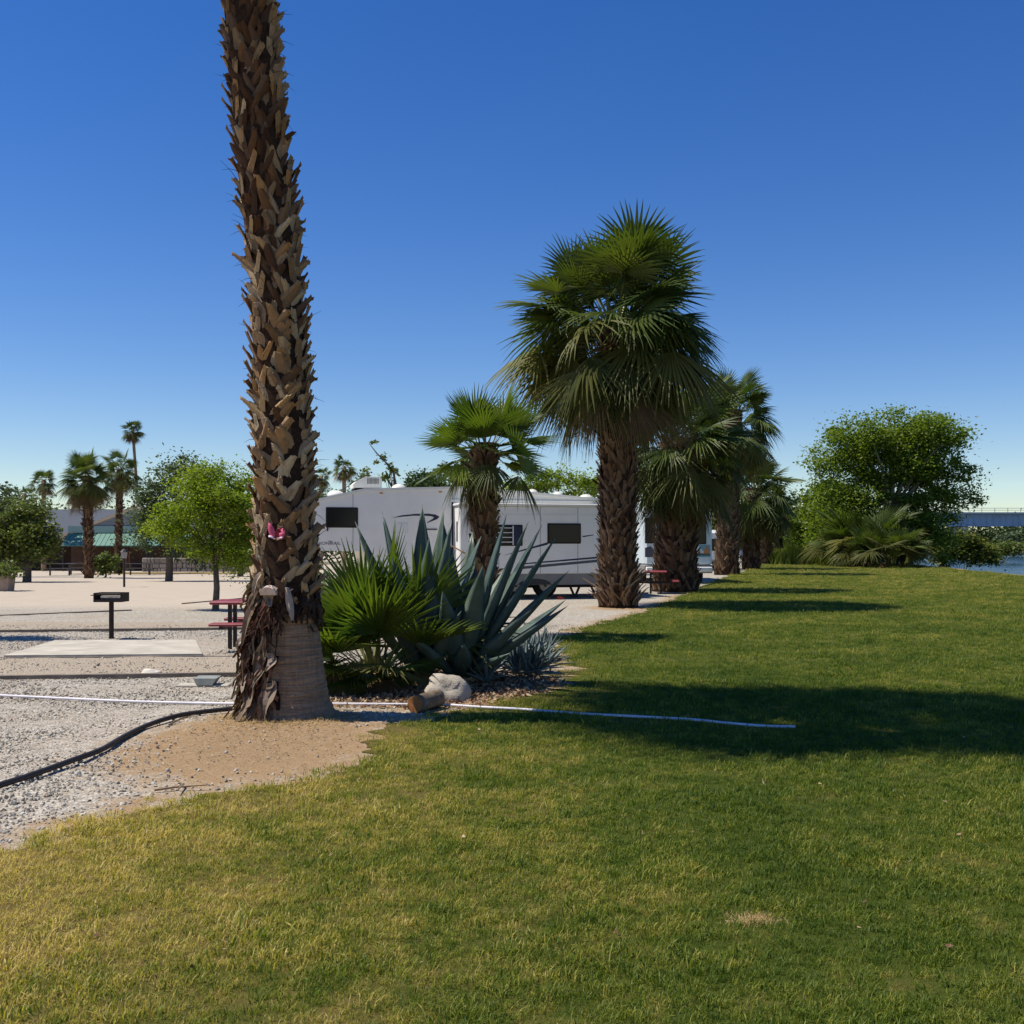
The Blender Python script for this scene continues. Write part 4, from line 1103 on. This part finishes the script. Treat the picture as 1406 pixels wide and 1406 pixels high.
for i, (px, d) in enumerate(((192, 72), (218, 74), (82, 70), (110, 74))):
    x = wx(px, d)
    root = thing('picnic_table', 'dark picnic table on the grass strip before the awning building', 'picnic table', (x, d, g(x, d)), R(4), 'dark picnic tables by the awning building')
    MB().box(-.9, -.35, .72, .9, .35, .77).build('table_top', greyt, root)
    for s in (-1, 1):
        MB().box(-.9, s * .7 - .13, .42, .9, s * .7 + .13, .46).build('bench_seat', greyt, root)
        MB().box(s * .6 - .04, -.8, .3, s * .6 + .04, .8, .36).build('bench_arm', greyt, root)
        MB().box(s * .6 - .04, -.06, -.05, s * .6 + .04, .06, .72).build('leg', greyt, root)

# ------------------------------------------------------------------ grill on its post
x, y = gpt(153, 877.5)
GR = thing('barbecue_grill', 'black park barbecue grill box on a single post by the concrete pad', 'grill', (x, y, g(x, y)))
rust = plain('rusty_black_steel', (.028, .020, .016), .8, .3, .4, 12, .3)
MB().box(-.034, -.034, -.05, .034, .034, .655, bev=.008).build('post', rust, GR)
z0 = .655; hwid = .245
box = MB(); box.box(-hwid, -.19, z0, hwid, .19, z0 + .02); box.box(-hwid, -.19, z0 + .0201, -hwid + .02, .19, z0 + .16); box.box(hwid - .02, -.19, z0 + .0201, hwid, .19, z0 + .16); box.box(-hwid + .0201, .17, z0 + .0201, hwid - .0201, .19, z0 + .16)
box.box(-hwid + .0201, -.19, z0 + .0201, hwid - .0201, -.18, z0 + .045)
box.build('fire_box', rust, GR)
ash = plain('ash_and_rust_scale', (.30, .27, .24), .9, .2, .6, 18)
MB().box(-hwid + .05, -.05, z0 + .03, hwid - .05, .166, z0 + .105, bev=.03).build('ash_bed', ash, GR)
for k in range(11):
    yy = -.16 + .03 * k
    MB().tube([(-hwid + .02, yy, z0 + .135), (hwid - .02, yy, z0 + .135)], .006, 5).build('grate_bar', rust, GR)
MB().tube([(-hwid - .001, -.1, z0 + .1), (-hwid - .03, -.15, z0 + .12), (-hwid - .03, -.22, z0 + .12)], .008, 5).build('handle', rust, GR)

# ------------------------------------------------------------------ lamp post, planter
x, y = gpt(170.5, 806)
LP = thing('lamp_post', 'short black lamp post with a lantern beyond the gravel road', 'lamp post', (x, y, g(x, y)))
MB().tube([(0, 0, -.05), (0, 0, 1.12)], .045, 8).build('pole', blk, LP)
MB().lathe([(.09, 1.12), (.11, 1.2), (.13, 1.36)], n=8).build('lantern', NT('lantern_glass').base((.25, .25, .25), .2, .5).m, LP)
MB().lathe([(.17, 1.362), (.10, 1.44), (.02, 1.50)], n=8).build('cap', blk, LP)
x, y = gpt(6, 811.5)
PL = thing('planter', 'square tan concrete planter with a leafy plant under the olive tree', 'planter', (x, y, g(x, y)))
MB().loft([[(-.24, -.24, 0), (.24, -.24, 0), (.24, .24, 0), (-.24, .24, 0)], [(-.28, -.28, .55), (.28, -.28, .55), (.28, .28, .55), (-.28, .28, .55)]]).build('pot', plain('planter_concrete', (.34, .25, .19), .9, .2, .15, 6, .3), PL)
v, f, c = leaf_cloud([(0, 0, .75, .55, .5, .28)], 22, 800, .12, .12, np.random.default_rng(3))
me = np_mesh('plant', v, f); me.materials.append(L_olive); link('plant', me, PL, kind='stuff')

# ------------------------------------------------------------------ building with the green awning
BD = 95.0
bx = wx(165, BD); bz = g(bx, BD)
AB = thing('park_building', 'low building with a grey metal roof and a green awning', 'building', (bx, BD, bz))
def bl(px, d=BD): return wx(px, d) - bx
wallm = plain('brown_wall', (.085, .05, .035), .85, .2, .2, 1.5, .2); siding = plain('grey_siding', (.20, .21, .23), .6, .3, .1, .8)
groof = NT('grey_metal_roof'); P = groof.pos(True)
wv = groof.new('ShaderNodeTexWave'); wv.inputs['Scale'].default_value = .8; groof.l.new(P, wv.inputs['Vector'])
groof.base(groof.ramp(wv.outputs[0], [(.0, (.06, .066, .078)), (.25, (.08, .087, .10)), (1, (.09, .098, .112))]), .75, .2); groof = groof.m
gawn = plain('green_metal_awning', (.075, .20, .15), .5, .4, .08, 1)
MB().box(bl(88), 1.5, -.3, bl(262), 14, wz(744, BD) - bz).build('wall', wallm, AB)
# front gable with its siding boards
ax0, ax1, axm = bl(82), bl(270), bl(180)
zl, zt_ = wz(737, BD) - bz, wz(700, BD) - bz
nb = 9
for k in range(nb):
    za, zb_ = zl + (zt_ - zl) * k / nb, zl + (zt_ - zl) * (k + .94) / nb
    fa, fb = k / nb, (k + .94) / nb
    xl0, xl1 = ax0 + (axm - ax0) * fa, ax0 + (axm - ax0) * fb
    xr0, xr1 = ax1 + (axm - ax1) * fa, ax1 + (axm - ax1) * fb
    MB().prism([(xl0, za), (xr0, za), (xr1, zb_), (xl1, zb_)], 1.0 - .012 * (k % 2), 1.25).build('siding_board', siding, AB)
MB().prism([(ax0, zl), (ax1, zl), (axm, zt_)], 1.26, 1.5).build('gable', siding, AB)
fasc = plain('tan_bargeboard', (.52, .40, .27), .7, .3)
for e in (ax0, ax1):
    MB().prism([(e - .3 * (1 if e < axm else -1), zl - .1), (e - .3 * (1 if e < axm else -1), zl + .16), (axm, zt_ + .36), (axm, zt_ + .1)], .85, 1.3).build('bargeboard', fasc, AB)
RO = MB()
RO.add([(ax0 - 8, 1.3, zl - .1), (ax1 + 6, 1.3, zl - .1), (ax1 + 6, 17, zt_ + .6), (ax0 - 8, 17, zt_ + .6), (ax0 - 8, 1.3, zl - .35), (ax1 + 6, 1.3, zl - .35), (ax1 + 6, 17, zt_ + .35), (ax0 - 8, 17, zt_ + .35)],
       [(0, 1, 2, 3), (7, 6, 5, 4), (0, 4, 5, 1), (2, 6, 7, 3), (0, 3, 7, 4), (1, 5, 6, 2)])
RO.build('roof', groof, AB)
MB().box(ax0 - 7.5, 5, -.3, bl(88) - .01, 17, zl - .3).build('wall', wallm, AB)
# green awning of upright sheets
za, zb_ = wz(749, BD) - bz, wz(731, BD) - bz
n = 26
for k in range(n):
    xa, xb = bl(88) + (bl(262) - bl(88)) * k / n, bl(88) + (bl(262) - bl(88)) * (k + .9) / n
    MB().add([(xa, -.7, za), (xb, -.7, za), (xb, .95, zb_), (xa, .95, zb_), (xa, -.7, za - .07), (xb, -.7, za - .07), (xb, .95, zb_ - .07), (xa, .95, zb_ - .07)], [(0, 1, 2, 3), (7, 6, 5, 4), (0, 4, 5, 1), (2, 6, 7, 3), (0, 3, 7, 4), (1, 5, 6, 2)]).build('awning_sheet', gawn, AB)
MB().box(bl(88), .8, zb_ - .02, bl(262), .98, wz(722, BD) - bz).build('awning_flashing', plain('pale_green_flashing', (.20, .32, .29), .5, .4), AB)
for px in (90, 122, 150, 178, 205, 232, 258):
    MB().box(bl(px) - .07, -.6, -.3, bl(px) + .07, -.46, za - .02).build('post', blk, AB)
MB().box(bl(160), 1.44, -.1, bl(170), 1.49, wz(757, BD) - bz).build('door', plain('orange_door', (.42, .15, .04), .6, .3), AB)
MB().box(bl(190), 1.44, .6, bl(204), 1.49, 1.7).build('window', glass_m, AB)
# stone wall at its right
SW_ = thing('stone_wall', 'low pale stone wall beside the awning building', 'wall', (wx(245, 90), 90, g(wx(245, 90), 90)))
rr = random.Random(31); stn = leafmat('wall_stone', [(.15, .125, .10), (.24, .20, .165), (.30, .26, .21)], .2, .9, 0.0, src='obj')
for r_ in range(3):
    u = -3.0
    while u < 6.0:
        w_ = rr.uniform(.25, .6)
        MB().box(u, rr.uniform(-.03, .02), -.1 + .42 * r_, u + w_ - .04, .4, .3 + .42 * r_, bev=.05).build('stone', stn, SW_)
        u += w_
# grass strip before it
x0_, x1_ = wx(120, 80), wx(330, 80)
gs = MB()
for k in range(12):
    xa = x0_ + (x1_ - x0_) * k / 11
    gs.v += [(xa, 76 + .4 * math.sin(k), g(xa, 76) + .01), (xa, 86 + .5 * math.cos(k * 2), g(xa, 86) + .01)]
for k in range(11): gs.f.append((2 * k, 2 * k + 2, 2 * k + 3, 2 * k + 1)); gs.m.append(0)
struct(gs.build('grass_strip', MAT['lawn']))

# ------------------------------------------------------------------ bridge
BRD = 270.0
bsteel = plain('blue_grey_girder', (.40, .45, .52), .6, .3, .1, .3); bconc = plain('bridge_concrete', (.42, .42, .42), .8, .2, .1, .2)
bx0, bx1 = wx(1150, BRD), wx(1850, BRD)
BR = thing('road_bridge', 'long blue-grey girder road bridge crossing the river', 'bridge', (bx0, BRD, 0), 0)
zb0, zb1, zd = wz(722, BRD), wz(706, BRD), wz(703.5, BRD)
Lb_ = bx1 - bx0
MB().box(0, 0, zb0, Lb_, .4, zb1).build('girder', bsteel, BR)
MB().box(0, 8, zb0, Lb_, 8.4, zb1).build('girder', bsteel, BR)
MB().box(0, -1.0, zb1 + .003, Lb_, 9.4, zd).build('deck', bconc, BR)
MB().box(0, -.18, zb0 - .12, Lb_, .6, zb0 - .003).build('flange', bsteel, BR)
k = 0
while k * 1.6 < Lb_:
    MB().box(k * 1.6, -.16, zb0, k * 1.6 + .14, -.003, zb1).build('stiffener', bsteel, BR); k += 1
for s in range(int(Lb_ / 3.2)):
    MB().box(s * 3.2, -.95, zd + .003, s * 3.2 + .12, -.83, zd + 1.0).build('rail_post', bconc, BR)
for zz in (.45, .95):
    MB().box(0, -.98, zd + zz, Lb_, -.96, zd + zz + .1).build('rail', bconc, BR)
for px in (1160, 1322, 1560, 1780):
    u = wx(px, BRD) - bx0
    MB().box(u, .5, -4, u + 1.6, 8, zb0 - .13, bev=.15).build('pier', bconc, BR)

# ------------------------------------------------------------------ gravel yard: pad, edgings, utility box, stones, hoses
conc = plain('pad_concrete', (.45, .405, .33), .95, .15, .2, 2.2, .35)
pad = [(-7.43, 15.97), (-4.59, 16.2), (-5.39, 18.6), (-7.74, 18.5)]
mb = MB(); mb.loft([[(x, y, -.05) for x, y in pad], [(x, y, .035) for x, y in pad]]).build('concrete_pad', conc)
tag(bpy.data.objects['concrete_pad'], 'pale rectangular concrete pad lying in the gravel before the grill', 'concrete pad')
timber = plain('weathered_edging', (.20, .165, .13), .9, .2, .25, 5, .4)
def edging(label, pts, h=.045, w=.09):
    mb = MB(); rings = []
    for x, y in pts:
        rings.append([(x, y - w / 2, -.03), (x, y + w / 2, -.03), (x, y + w / 2, h), (x, y - w / 2, h)])
    mb.loft(rings)
    return tag(mb.build('edging', timber), label, 'edging')
def ln(a, b, n=8, ext=0.0):
    A, B = Vector(gpt(*a)), Vector(gpt(*b)); D = B - A
    return [tuple(A + D * (-ext + (1 + ext) * i / n)) for i in range(n + 1)]
edging('long low edging board between the near gravel and the sandy strip', ln((0, 933), (345, 928), 8, .8), .05)
edging('low edging board in the gravel behind the barbecue grill', ln((0, 868.5), (420, 863.5), 8, .6), .05)
edging('thin edging along the gravel road on the left', ln((0, 846), (180, 838.5), 6, .5), .03)
edging('short edging in front of the palo verde trunk', ln((250, 829.5), (345, 821), 6, 0), .03)
edging('thin edging along the front of the concrete pad', [(-9, 15.86), (-7, 15.9), (-4.5, 16.1), (-2.6, 16.2)], .012, .05)
x, y = gpt(283, 942)
UB = thing('utility_box', 'grey concrete utility block set on a pale slab in the near gravel', 'utility block', (x, y, g(x, y)))
MB().box(-.34, -.09, -.02, .28, .13, .022, bev=.01).build('slab', conc, UB)
MB().loft([[(-.085, -.11, .023), (.10, -.11, .023), (.10, .08, .023), (-.085, .08, .023)], [(-.12, -.10, .10), (.145, -.10, .10), (.145, .12, .11), (-.12, .12, .11)]]).build('block', plain('grey_green_concrete', (.25, .26, .24), .9, .2, .2, 9, .3), UB)

def rock_mesh(name, rx, ry, rz_, seed, mat, n=14, m=9, amp=.18):
    rr = random.Random(seed); ph = [(rr.gauss(0, 2), rr.gauss(0, 2), rr.gauss(0, 2), rr.uniform(0, 6)) for _ in range(7)]
    rings = []
    for i in range(m + 1):
        th = math.pi * (i / m); ring = []
        for k in range(n):
            a = 2 * math.pi * k / n; d = Vector((math.sin(th) * math.cos(a), math.sin(th) * math.sin(a), -math.cos(th)))
            s = 1 + amp * sum(math.sin(p[0] * d.x * 1.4 + p[1] * d.y * 1.4 + p[2] * d.z * 1.4 + p[3]) for p in ph) / 2.6
            s *= .86 + .14 / max(abs(d.x), abs(d.y), abs(d.z))
            ring.append((d.x * rx * s, d.y * ry * s, d.z * rz_ * s))
        rings.append(ring)
    mb = MB(); mb.loft(rings, True); return mb.mesh(name, mat, True)
rockm = plain('pale_rock', (.40, .35, .28), .95, .15, .3, 9, .9)
x, y = gpt(614, 963)
o = link('rock', rock_mesh('rock', .215, .19, .165, 3, rockm, 18, 11, .30), None, (x, y, .10)); tag(o, 'pale rough boulder lying behind the sawn log', 'rock')
x, y = gpt(208, 925)
o = link('rock', rock_mesh('rock', .115, .09, .05, 5, plain('white_stone', (.62, .57, .48), .9, .2, .15, 9, .4)), None, (x, y, .012)); tag(o, 'small pale stone half buried beside the edging board', 'rock')
# log
x, y = gpt(585, 976)
LG = thing('log', 'short sawn log with an orange cut end lying before the boulder', 'log', (x, y, 0))
d0, d1 = Vector((-.09, -.20, .095)), Vector((.10, .20, .10))
mb = MB(); n = 18; rr = random.Random(3); rings = []
ax = (d1 - d0).normalized(); sx_ = ax.cross(Vector((0, 0, 1))).normalized(); sz_ = sx_.cross(ax)
rad = [.088 * rr.uniform(.94, 1.08) for _ in range(n)]
for s in (0, .1, .35, .65, .9, 1):
    rings.append([tuple(d0.lerp(d1, s) + (sx_ * math.cos(2 * math.pi * k / n) + sz_ * math.sin(2 * math.pi * k / n)) * rad[k] * rr.uniform(.95, 1.05)) for k in range(n)])
mb.loft(rings).build('bark', plain('log_bark', (.20, .15, .10), .95, .1, .4, 14, .8), LG, True)
t = NT('sawn_wood'); P = t.pos(True); n1 = t.noise(14, 4, .6, P); t.base(t.ramp(n1, [(.3, (.30, .11, .035)), (.7, (.50, .22, .075))]), .8, .2)
for e, dd in ((d0, -1), (d1, 1)):
    c_ = [tuple(e + ax * dd * .004 + (sx_ * math.cos(2 * math.pi * k / n) + sz_ * math.sin(2 * math.pi * k / n)) * rad[k] * .93) for k in range(n)]
    MB().add(c_ + [tuple(Vector(p) - ax * dd * .01) for p in c_], [tuple(range(n))] + [(k, (k + 1) % n, (k + 1) % n + n, k + n) for k in range(n)]).build('cut_end', t.m, LG)
# hoses
def hose(name, label, pts, r, mat, zoff=None):
    P3 = []
    ctrl = [gpt(*p) for p in pts]
    for i in range(len(ctrl) - 1):
        p0, p1, p2, p3 = ctrl[max(i - 1, 0)], ctrl[i], ctrl[i + 1], ctrl[min(i + 2, len(ctrl) - 1)]
        for k in range(8):
            t_ = k / 8
            q = [.5 * ((2 * p1[j]) + (-p0[j] + p2[j]) * t_ + (2 * p0[j] - 5 * p1[j] + 4 * p2[j] - p3[j]) * t_ ** 2 + (-p0[j] + 3 * p1[j] - 3 * p2[j] + p3[j]) * t_ ** 3) for j in (0, 1)]
            P3.append((q[0], q[1], g(q[0], q[1]) + r + .012))
    P3.append((ctrl[-1][0], ctrl[-1][1], g(*ctrl[-1]) + r + .012))
    mb = MB(); mb.tube(P3, r, 8)
    return tag(mb.build(name, mat, None, True), label, 'hose')
hose('water_hose', 'white water hose running from the gravel past the log onto the lawn', [(-160, 950), (-60, 955), (60, 961), (180, 966.5), (280, 969.5), (340, 971), (410, 972), (480, 972), (560, 972), (610, 972), (660, 975), (720, 978), (800, 984), (880, 988), (950, 992), (1000, 997), (1050, 1001), (1092, 1002)], .014, plain('white_hose', (.66, .62, .64), .5, .4, .12, 4))
hose('irrigation_pipe', 'thick black irrigation pipe curving over the gravel to the tall palm', [(-120, 1128), (-40, 1098), (40, 1072), (100, 1050), (140, 1035), (170, 1018), (205, 1002), (245, 990), (280, 985), (318, 981)], .023, plain('black_poly_pipe', (.025, .022, .022), .6, .4, .2, 6))
# sticks on the dirt
stick = plain('stick_wood', (.26, .18, .11), .9, .15, .3, 20)
for i, pts in enumerate((((212, 1089), (240, 1086.5), (285, 1085)), ((243, 1075), (252, 1082), (243, 1093)), ((232, 1001), (248, 994), (268, 989)))):
    P3 = [(*gpt(*p), .0) for p in pts]
    P3 = [(x, y, g(x, y) + .02 + .008 * k) for k, (x, y, _) in enumerate(P3)]
    tag(MB().tube(P3, [.009, .008, .004], 5).build('stick', stick), ['long thin stick lying on the dirt by the lawn edge', 'short crooked twig crossing the long stick', 'dark thin twig beside the black pipe near the palm'][i], 'stick')

# ------------------------------------------------------------------ gravel stones, leaf litter and grass as scattered real geometry
def scatter(name, label, cat, pts, scale, protos, seed, tilt=.3):
    """one object: points with protos instanced on them"""
    pts = np.asarray(pts, np.float32); n = len(pts)
    rng = np.random.default_rng(seed)
    me = bpy.data.meshes.new(name); me.vertices.add(n); me.vertices.foreach_set('co', pts.ravel())
    a = me.attributes.new('sc', 'FLOAT', 'POINT'); a.data.foreach_set('value', np.asarray(scale, np.float32))
    rot = np.stack([rng.normal(0, tilt, n), rng.normal(0, tilt, n), rng.uniform(0, 6.283, n)], 1).astype(np.float32)
    a = me.attributes.new('rt', 'FLOAT_VECTOR', 'POINT'); a.data.foreach_set('vector', rot.ravel())
    a = me.attributes.new('ix', 'INT', 'POINT'); a.data.foreach_set('value', rng.integers(0, len(protos), n).astype(np.int32))
    o = link(name, me, kind='stuff'); tag(o, label, cat)
    ng = bpy.data.node_groups.new(name, 'GeometryNodeTree')
    ng.interface.new_socket('Geometry', in_out='INPUT', socket_type='NodeSocketGeometry')
    ng.interface.new_socket('Geometry', in_out='OUTPUT', socket_type='NodeSocketGeometry')
    N = ng.nodes; Lk = ng.links
    gi, go = N.new('NodeGroupInput'), N.new('NodeGroupOutput')
    def na(nm, ty):
        q = N.new('GeometryNodeInputNamedAttribute'); q.data_type = ty; q.inputs[0].default_value = nm
        return q.outputs['Attribute']
    jn = N.new('GeometryNodeJoinGeometry')
    for k, p in enumerate(protos):
        oi = N.new('GeometryNodeObjectInfo'); oi.inputs[0].default_value = p; oi.inputs['As Instance'].default_value = True
        ip = N.new('GeometryNodeInstanceOnPoints')
        cm = N.new('FunctionNodeCompare'); cm.data_type = 'INT'; cm.operation = 'EQUAL'
        ai = [s for s in cm.inputs if s.type == 'INT']
        Lk.new(na('ix', 'INT'), ai[0]); ai[1].default_value = k
        Lk.new(gi.outputs[0], ip.inputs['Points']); Lk.new(cm.outputs[0], ip.inputs['Selection'])
        Lk.new(oi.outputs['Geometry'], ip.inputs['Instance'])
        er = N.new('FunctionNodeEulerToRotation'); Lk.new(na('rt', 'FLOAT_VECTOR'), er.inputs[0]); Lk.new(er.outputs[0], ip.inputs['Rotation'])
        Lk.new(na('sc', 'FLOAT'), ip.inputs['Scale'])
        Lk.new(ip.outputs[0], jn.inputs[0])
    Lk.new(jn.outputs[0], go.inputs[0])
    md = o.modifiers.new('scatter', 'NODES'); md.node_group = ng
    return o

rng = np.random.default_rng(17)
# gravel
stone_m = NT('gravel_stone'); t = stone_m
t.base(t.ramp(t.objrand(), [(0, (.21, .175, .13)), (.3, (.36, .32, .255)), (.6, (.45, .41, .335)), (.85, (.58, .54, .455)), (1, (.24, .215, .18))]), .9, .2); stone_m = t.m
protos = []
for k in range(4):
    me = rock_mesh('gravel_stone', 1, .8, .6, 40 + k, stone_m, 7, 4, .25)
    me.polygons.foreach_set('use_smooth', np.zeros(len(me.polygons), bool))
    protos.append(bpy.data.objects.new('gravel_stone', me))
N_ = 70000
yy = 5.0 + 17.5 * rng.random(N_) ** 1.25
xx = rng.uniform(-.5, .06, N_) * yy * 1.12 - .6 * rng.random(N_)
edge_d = lawn_left(yy) - xx
dirtw = np.maximum.reduce([1.1 * np.exp(-(((xx + 2.0) / 1.15) ** 2 + ((yy - 8.9) / 1.75) ** 2) * .9), 1.3 * np.exp(-(((xx + .7) / 1.7) ** 2 + ((yy - 12.4) / 1.7) ** 2)), .75 * np.exp(-(edge_d / .35) ** 2)])
inpad = (xx > -7.7) & (xx < -4.6) & (yy > 15.9) & (yy < 18.65)
sandw = ((yy > 13.55) & (yy < 16.2)) * .6
dens = (1 - np.clip(dirtw * 1.25, 0, .97)) * (1 - sandw) * (.55 + .45 * np.clip(vnoise(xx, yy, 1.3, 3) + .6, 0, 1))
keep = (edge_d > .02) & ~inpad & (rng.random(N_) < dens)
xx, yy = xx[keep], yy[keep]
scatter('gravel', 'loose pinkish grey gravel covering the yard beside the lawn', 'gravel', np.stack([xx, yy, gz(xx, yy) + .004], 1), rng.gamma(3.0, .0022, len(xx)) + .0028, protos, 1, .5)
# leaf litter under agaves
lit_m = NT('leaf_litter'); t = lit_m
t.base(t.ramp(t.objrand(), [(0, (.10, .05, .03)), (.35, (.22, .13, .075)), (.7, (.34, .24, .14)), (1, (.44, .34, .22))]), .9, .15); lit_m = t.m
lp = []
for k in range(3):
    mb = MB(); w_ = (.25, .4, .6)[k]
    mb.add([(-1, 0, .1), (-.3, -w_, .0), (.4, -w_ * .8, .12), (1, 0, .3), (.3, w_, .05), (-.4, w_ * .8, .0)], [(0, 1, 4, 5), (1, 2, 3, 4)])
    lp.append(bpy.data.objects.new('litter_leaf', mb.mesh('litter_leaf', lit_m)))
n = 6500
xx = rng.normal(-.75, .75, n); yy = rng.normal(12.3, .85, n)
k_ = (yy > 10.9) & (xx < lawn_left(yy) + .1) & (xx > -2.0)
xx, yy = xx[k_], yy[k_]
scatter('leaf_litter', 'dry brown leaf litter under the palm bush and agaves', 'leaf litter', np.stack([xx, yy, gz(xx, yy) + .015], 1), rng.uniform(.015, .05, len(xx)), lp, 2, .5)
# grass
tufts = []
for k in range(4):
    rr = random.Random(k + 100); mb = MB()
    for b in range(22):
        r = abs(rr.gauss(0, .034)); a = rr.uniform(0, 6.283); x, y = r * math.cos(a), r * math.sin(a)
        h = rr.uniform(.008, .026); la = rr.uniform(0, 6.283); ll = h * rr.uniform(.2, 1.5); w_ = rr.uniform(.0011, .0021)
        dx, dy = math.cos(la), math.sin(la); ux, uy = -dy * w_, dx * w_
        mb.add([(x - ux, y - uy, -.004), (x + ux, y + uy, -.004), (x + dx * ll * .35 + ux * .8, y + dy * ll * .35 + uy * .8, h * .62), (x + dx * ll, y + dy * ll, h), (x + dx * ll * .35 - ux * .8, y + dy * ll * .35 - uy * .8, h * .62)], [(0, 1, 2, 4), (4, 2, 3)])
    tufts.append(bpy.data.objects.new('grass_tuft', mb.mesh('grass_tuft', MAT['blade'])))
P_, S_ = [], []
for d0_, d1_, rho, sc_ in ((2.6, 6.5, 900, .95), (6.5, 10, 560, 1.05), (10, 15, 280, 1.25), (15, 24, 130, 1.45), (24, 40, 60, 1.75), (40, 62, 26, 2.1), (62, 96, 9, 2.6)):
    A = (d1_ - d0_) * (d1_ * 1.04 + 3.0)
    n = int(A * rho)
    y = rng.uniform(d0_, d1_, n); x = rng.uniform(-.5, .5, n) * (d1_ * 1.04 + 3.0)
    k_ = (np.abs(x) < y * .5 + 1.4)
    ed = x - lawn_left(y)
    pr = sstep(-.06, .28, ed + .22 * vnoise(x, y, 2.3, 5) + .16 * vnoise(x, y, 7.1, 6))
    bald = np.exp(-(((x - 1.06) / .10) ** 2 + ((y - 4.78) / .075) ** 2))
    thin = .85 + .15 * np.clip(.5 + .9 * vnoise(x, y, 1.9, 7), 0, 1)
    k_ &= (rng.random(n) < pr * (1 - np.clip(bald * 1.3, 0, .97)) * thin) & (x < lawn_right(y) - .2)
    x, y = x[k_], y[k_]
    P_.append(np.stack([x, y, np.full(len(x), .006)], 1))
    S_.append(sc_ * rng.gamma(9, 1 / 9, len(x)) * (.88 + .24 * np.clip(.5 + .8 * vnoise(x, y, 3.1, 8), 0, 1)))
scatter('lawn_grass', 'short patchy green and straw coloured grass of the lawn', 'grass', np.concatenate(P_), np.concatenate(S_), tufts, 3, .18)
n = 1500
x = rng.normal(-2.2, .75, n); y = rng.normal(9.2, .8, n); k_ = (x < lawn_left(y) + .15) & (y < 10.4); x, y = x[k_], y[k_]
scatter('dirt_scraps', 'bits of bark and straw scattered over the dirt by the tall palm', 'leaf litter', np.stack([x, y, gz(x, y) + .010], 1), rng.uniform(.004, .016, len(x)), lp, 6, .3)
# a straw coloured bald spot and dry scraps on the lawn
mb = MB(); rr = random.Random(21)
for i in range(520):
    x, y = 1.06 + rr.gauss(0, .055), 4.78 + rr.gauss(0, .04); a = rr.uniform(0, 6.28); l = rr.uniform(.015, .04)
    mb.add([(x - .0015, y, .008), (x + .0015, y, .008), (x + l * math.cos(a), y + l * math.sin(a), .010 + rr.uniform(0, .012))], [(0, 1, 2)])
o = mb.build('straw_patch', MAT['straw']); o['kind'] = 'stuff'; tag(o, 'small orange straw patch in the near green lawn', 'straw')
n = 240
y = rng.uniform(4, 22, n); x = rng.uniform(-.47, .47, n) * y; k_ = x > lawn_left(y) + .1; x, y = x[k_], y[k_]
scatter('lawn_scraps', 'dry leaf scraps scattered over the lawn', 'leaf litter', np.stack([x, y, np.full(len(x), .035)], 1), rng.uniform(.006, .022, len(x)), lp, 5, .4)
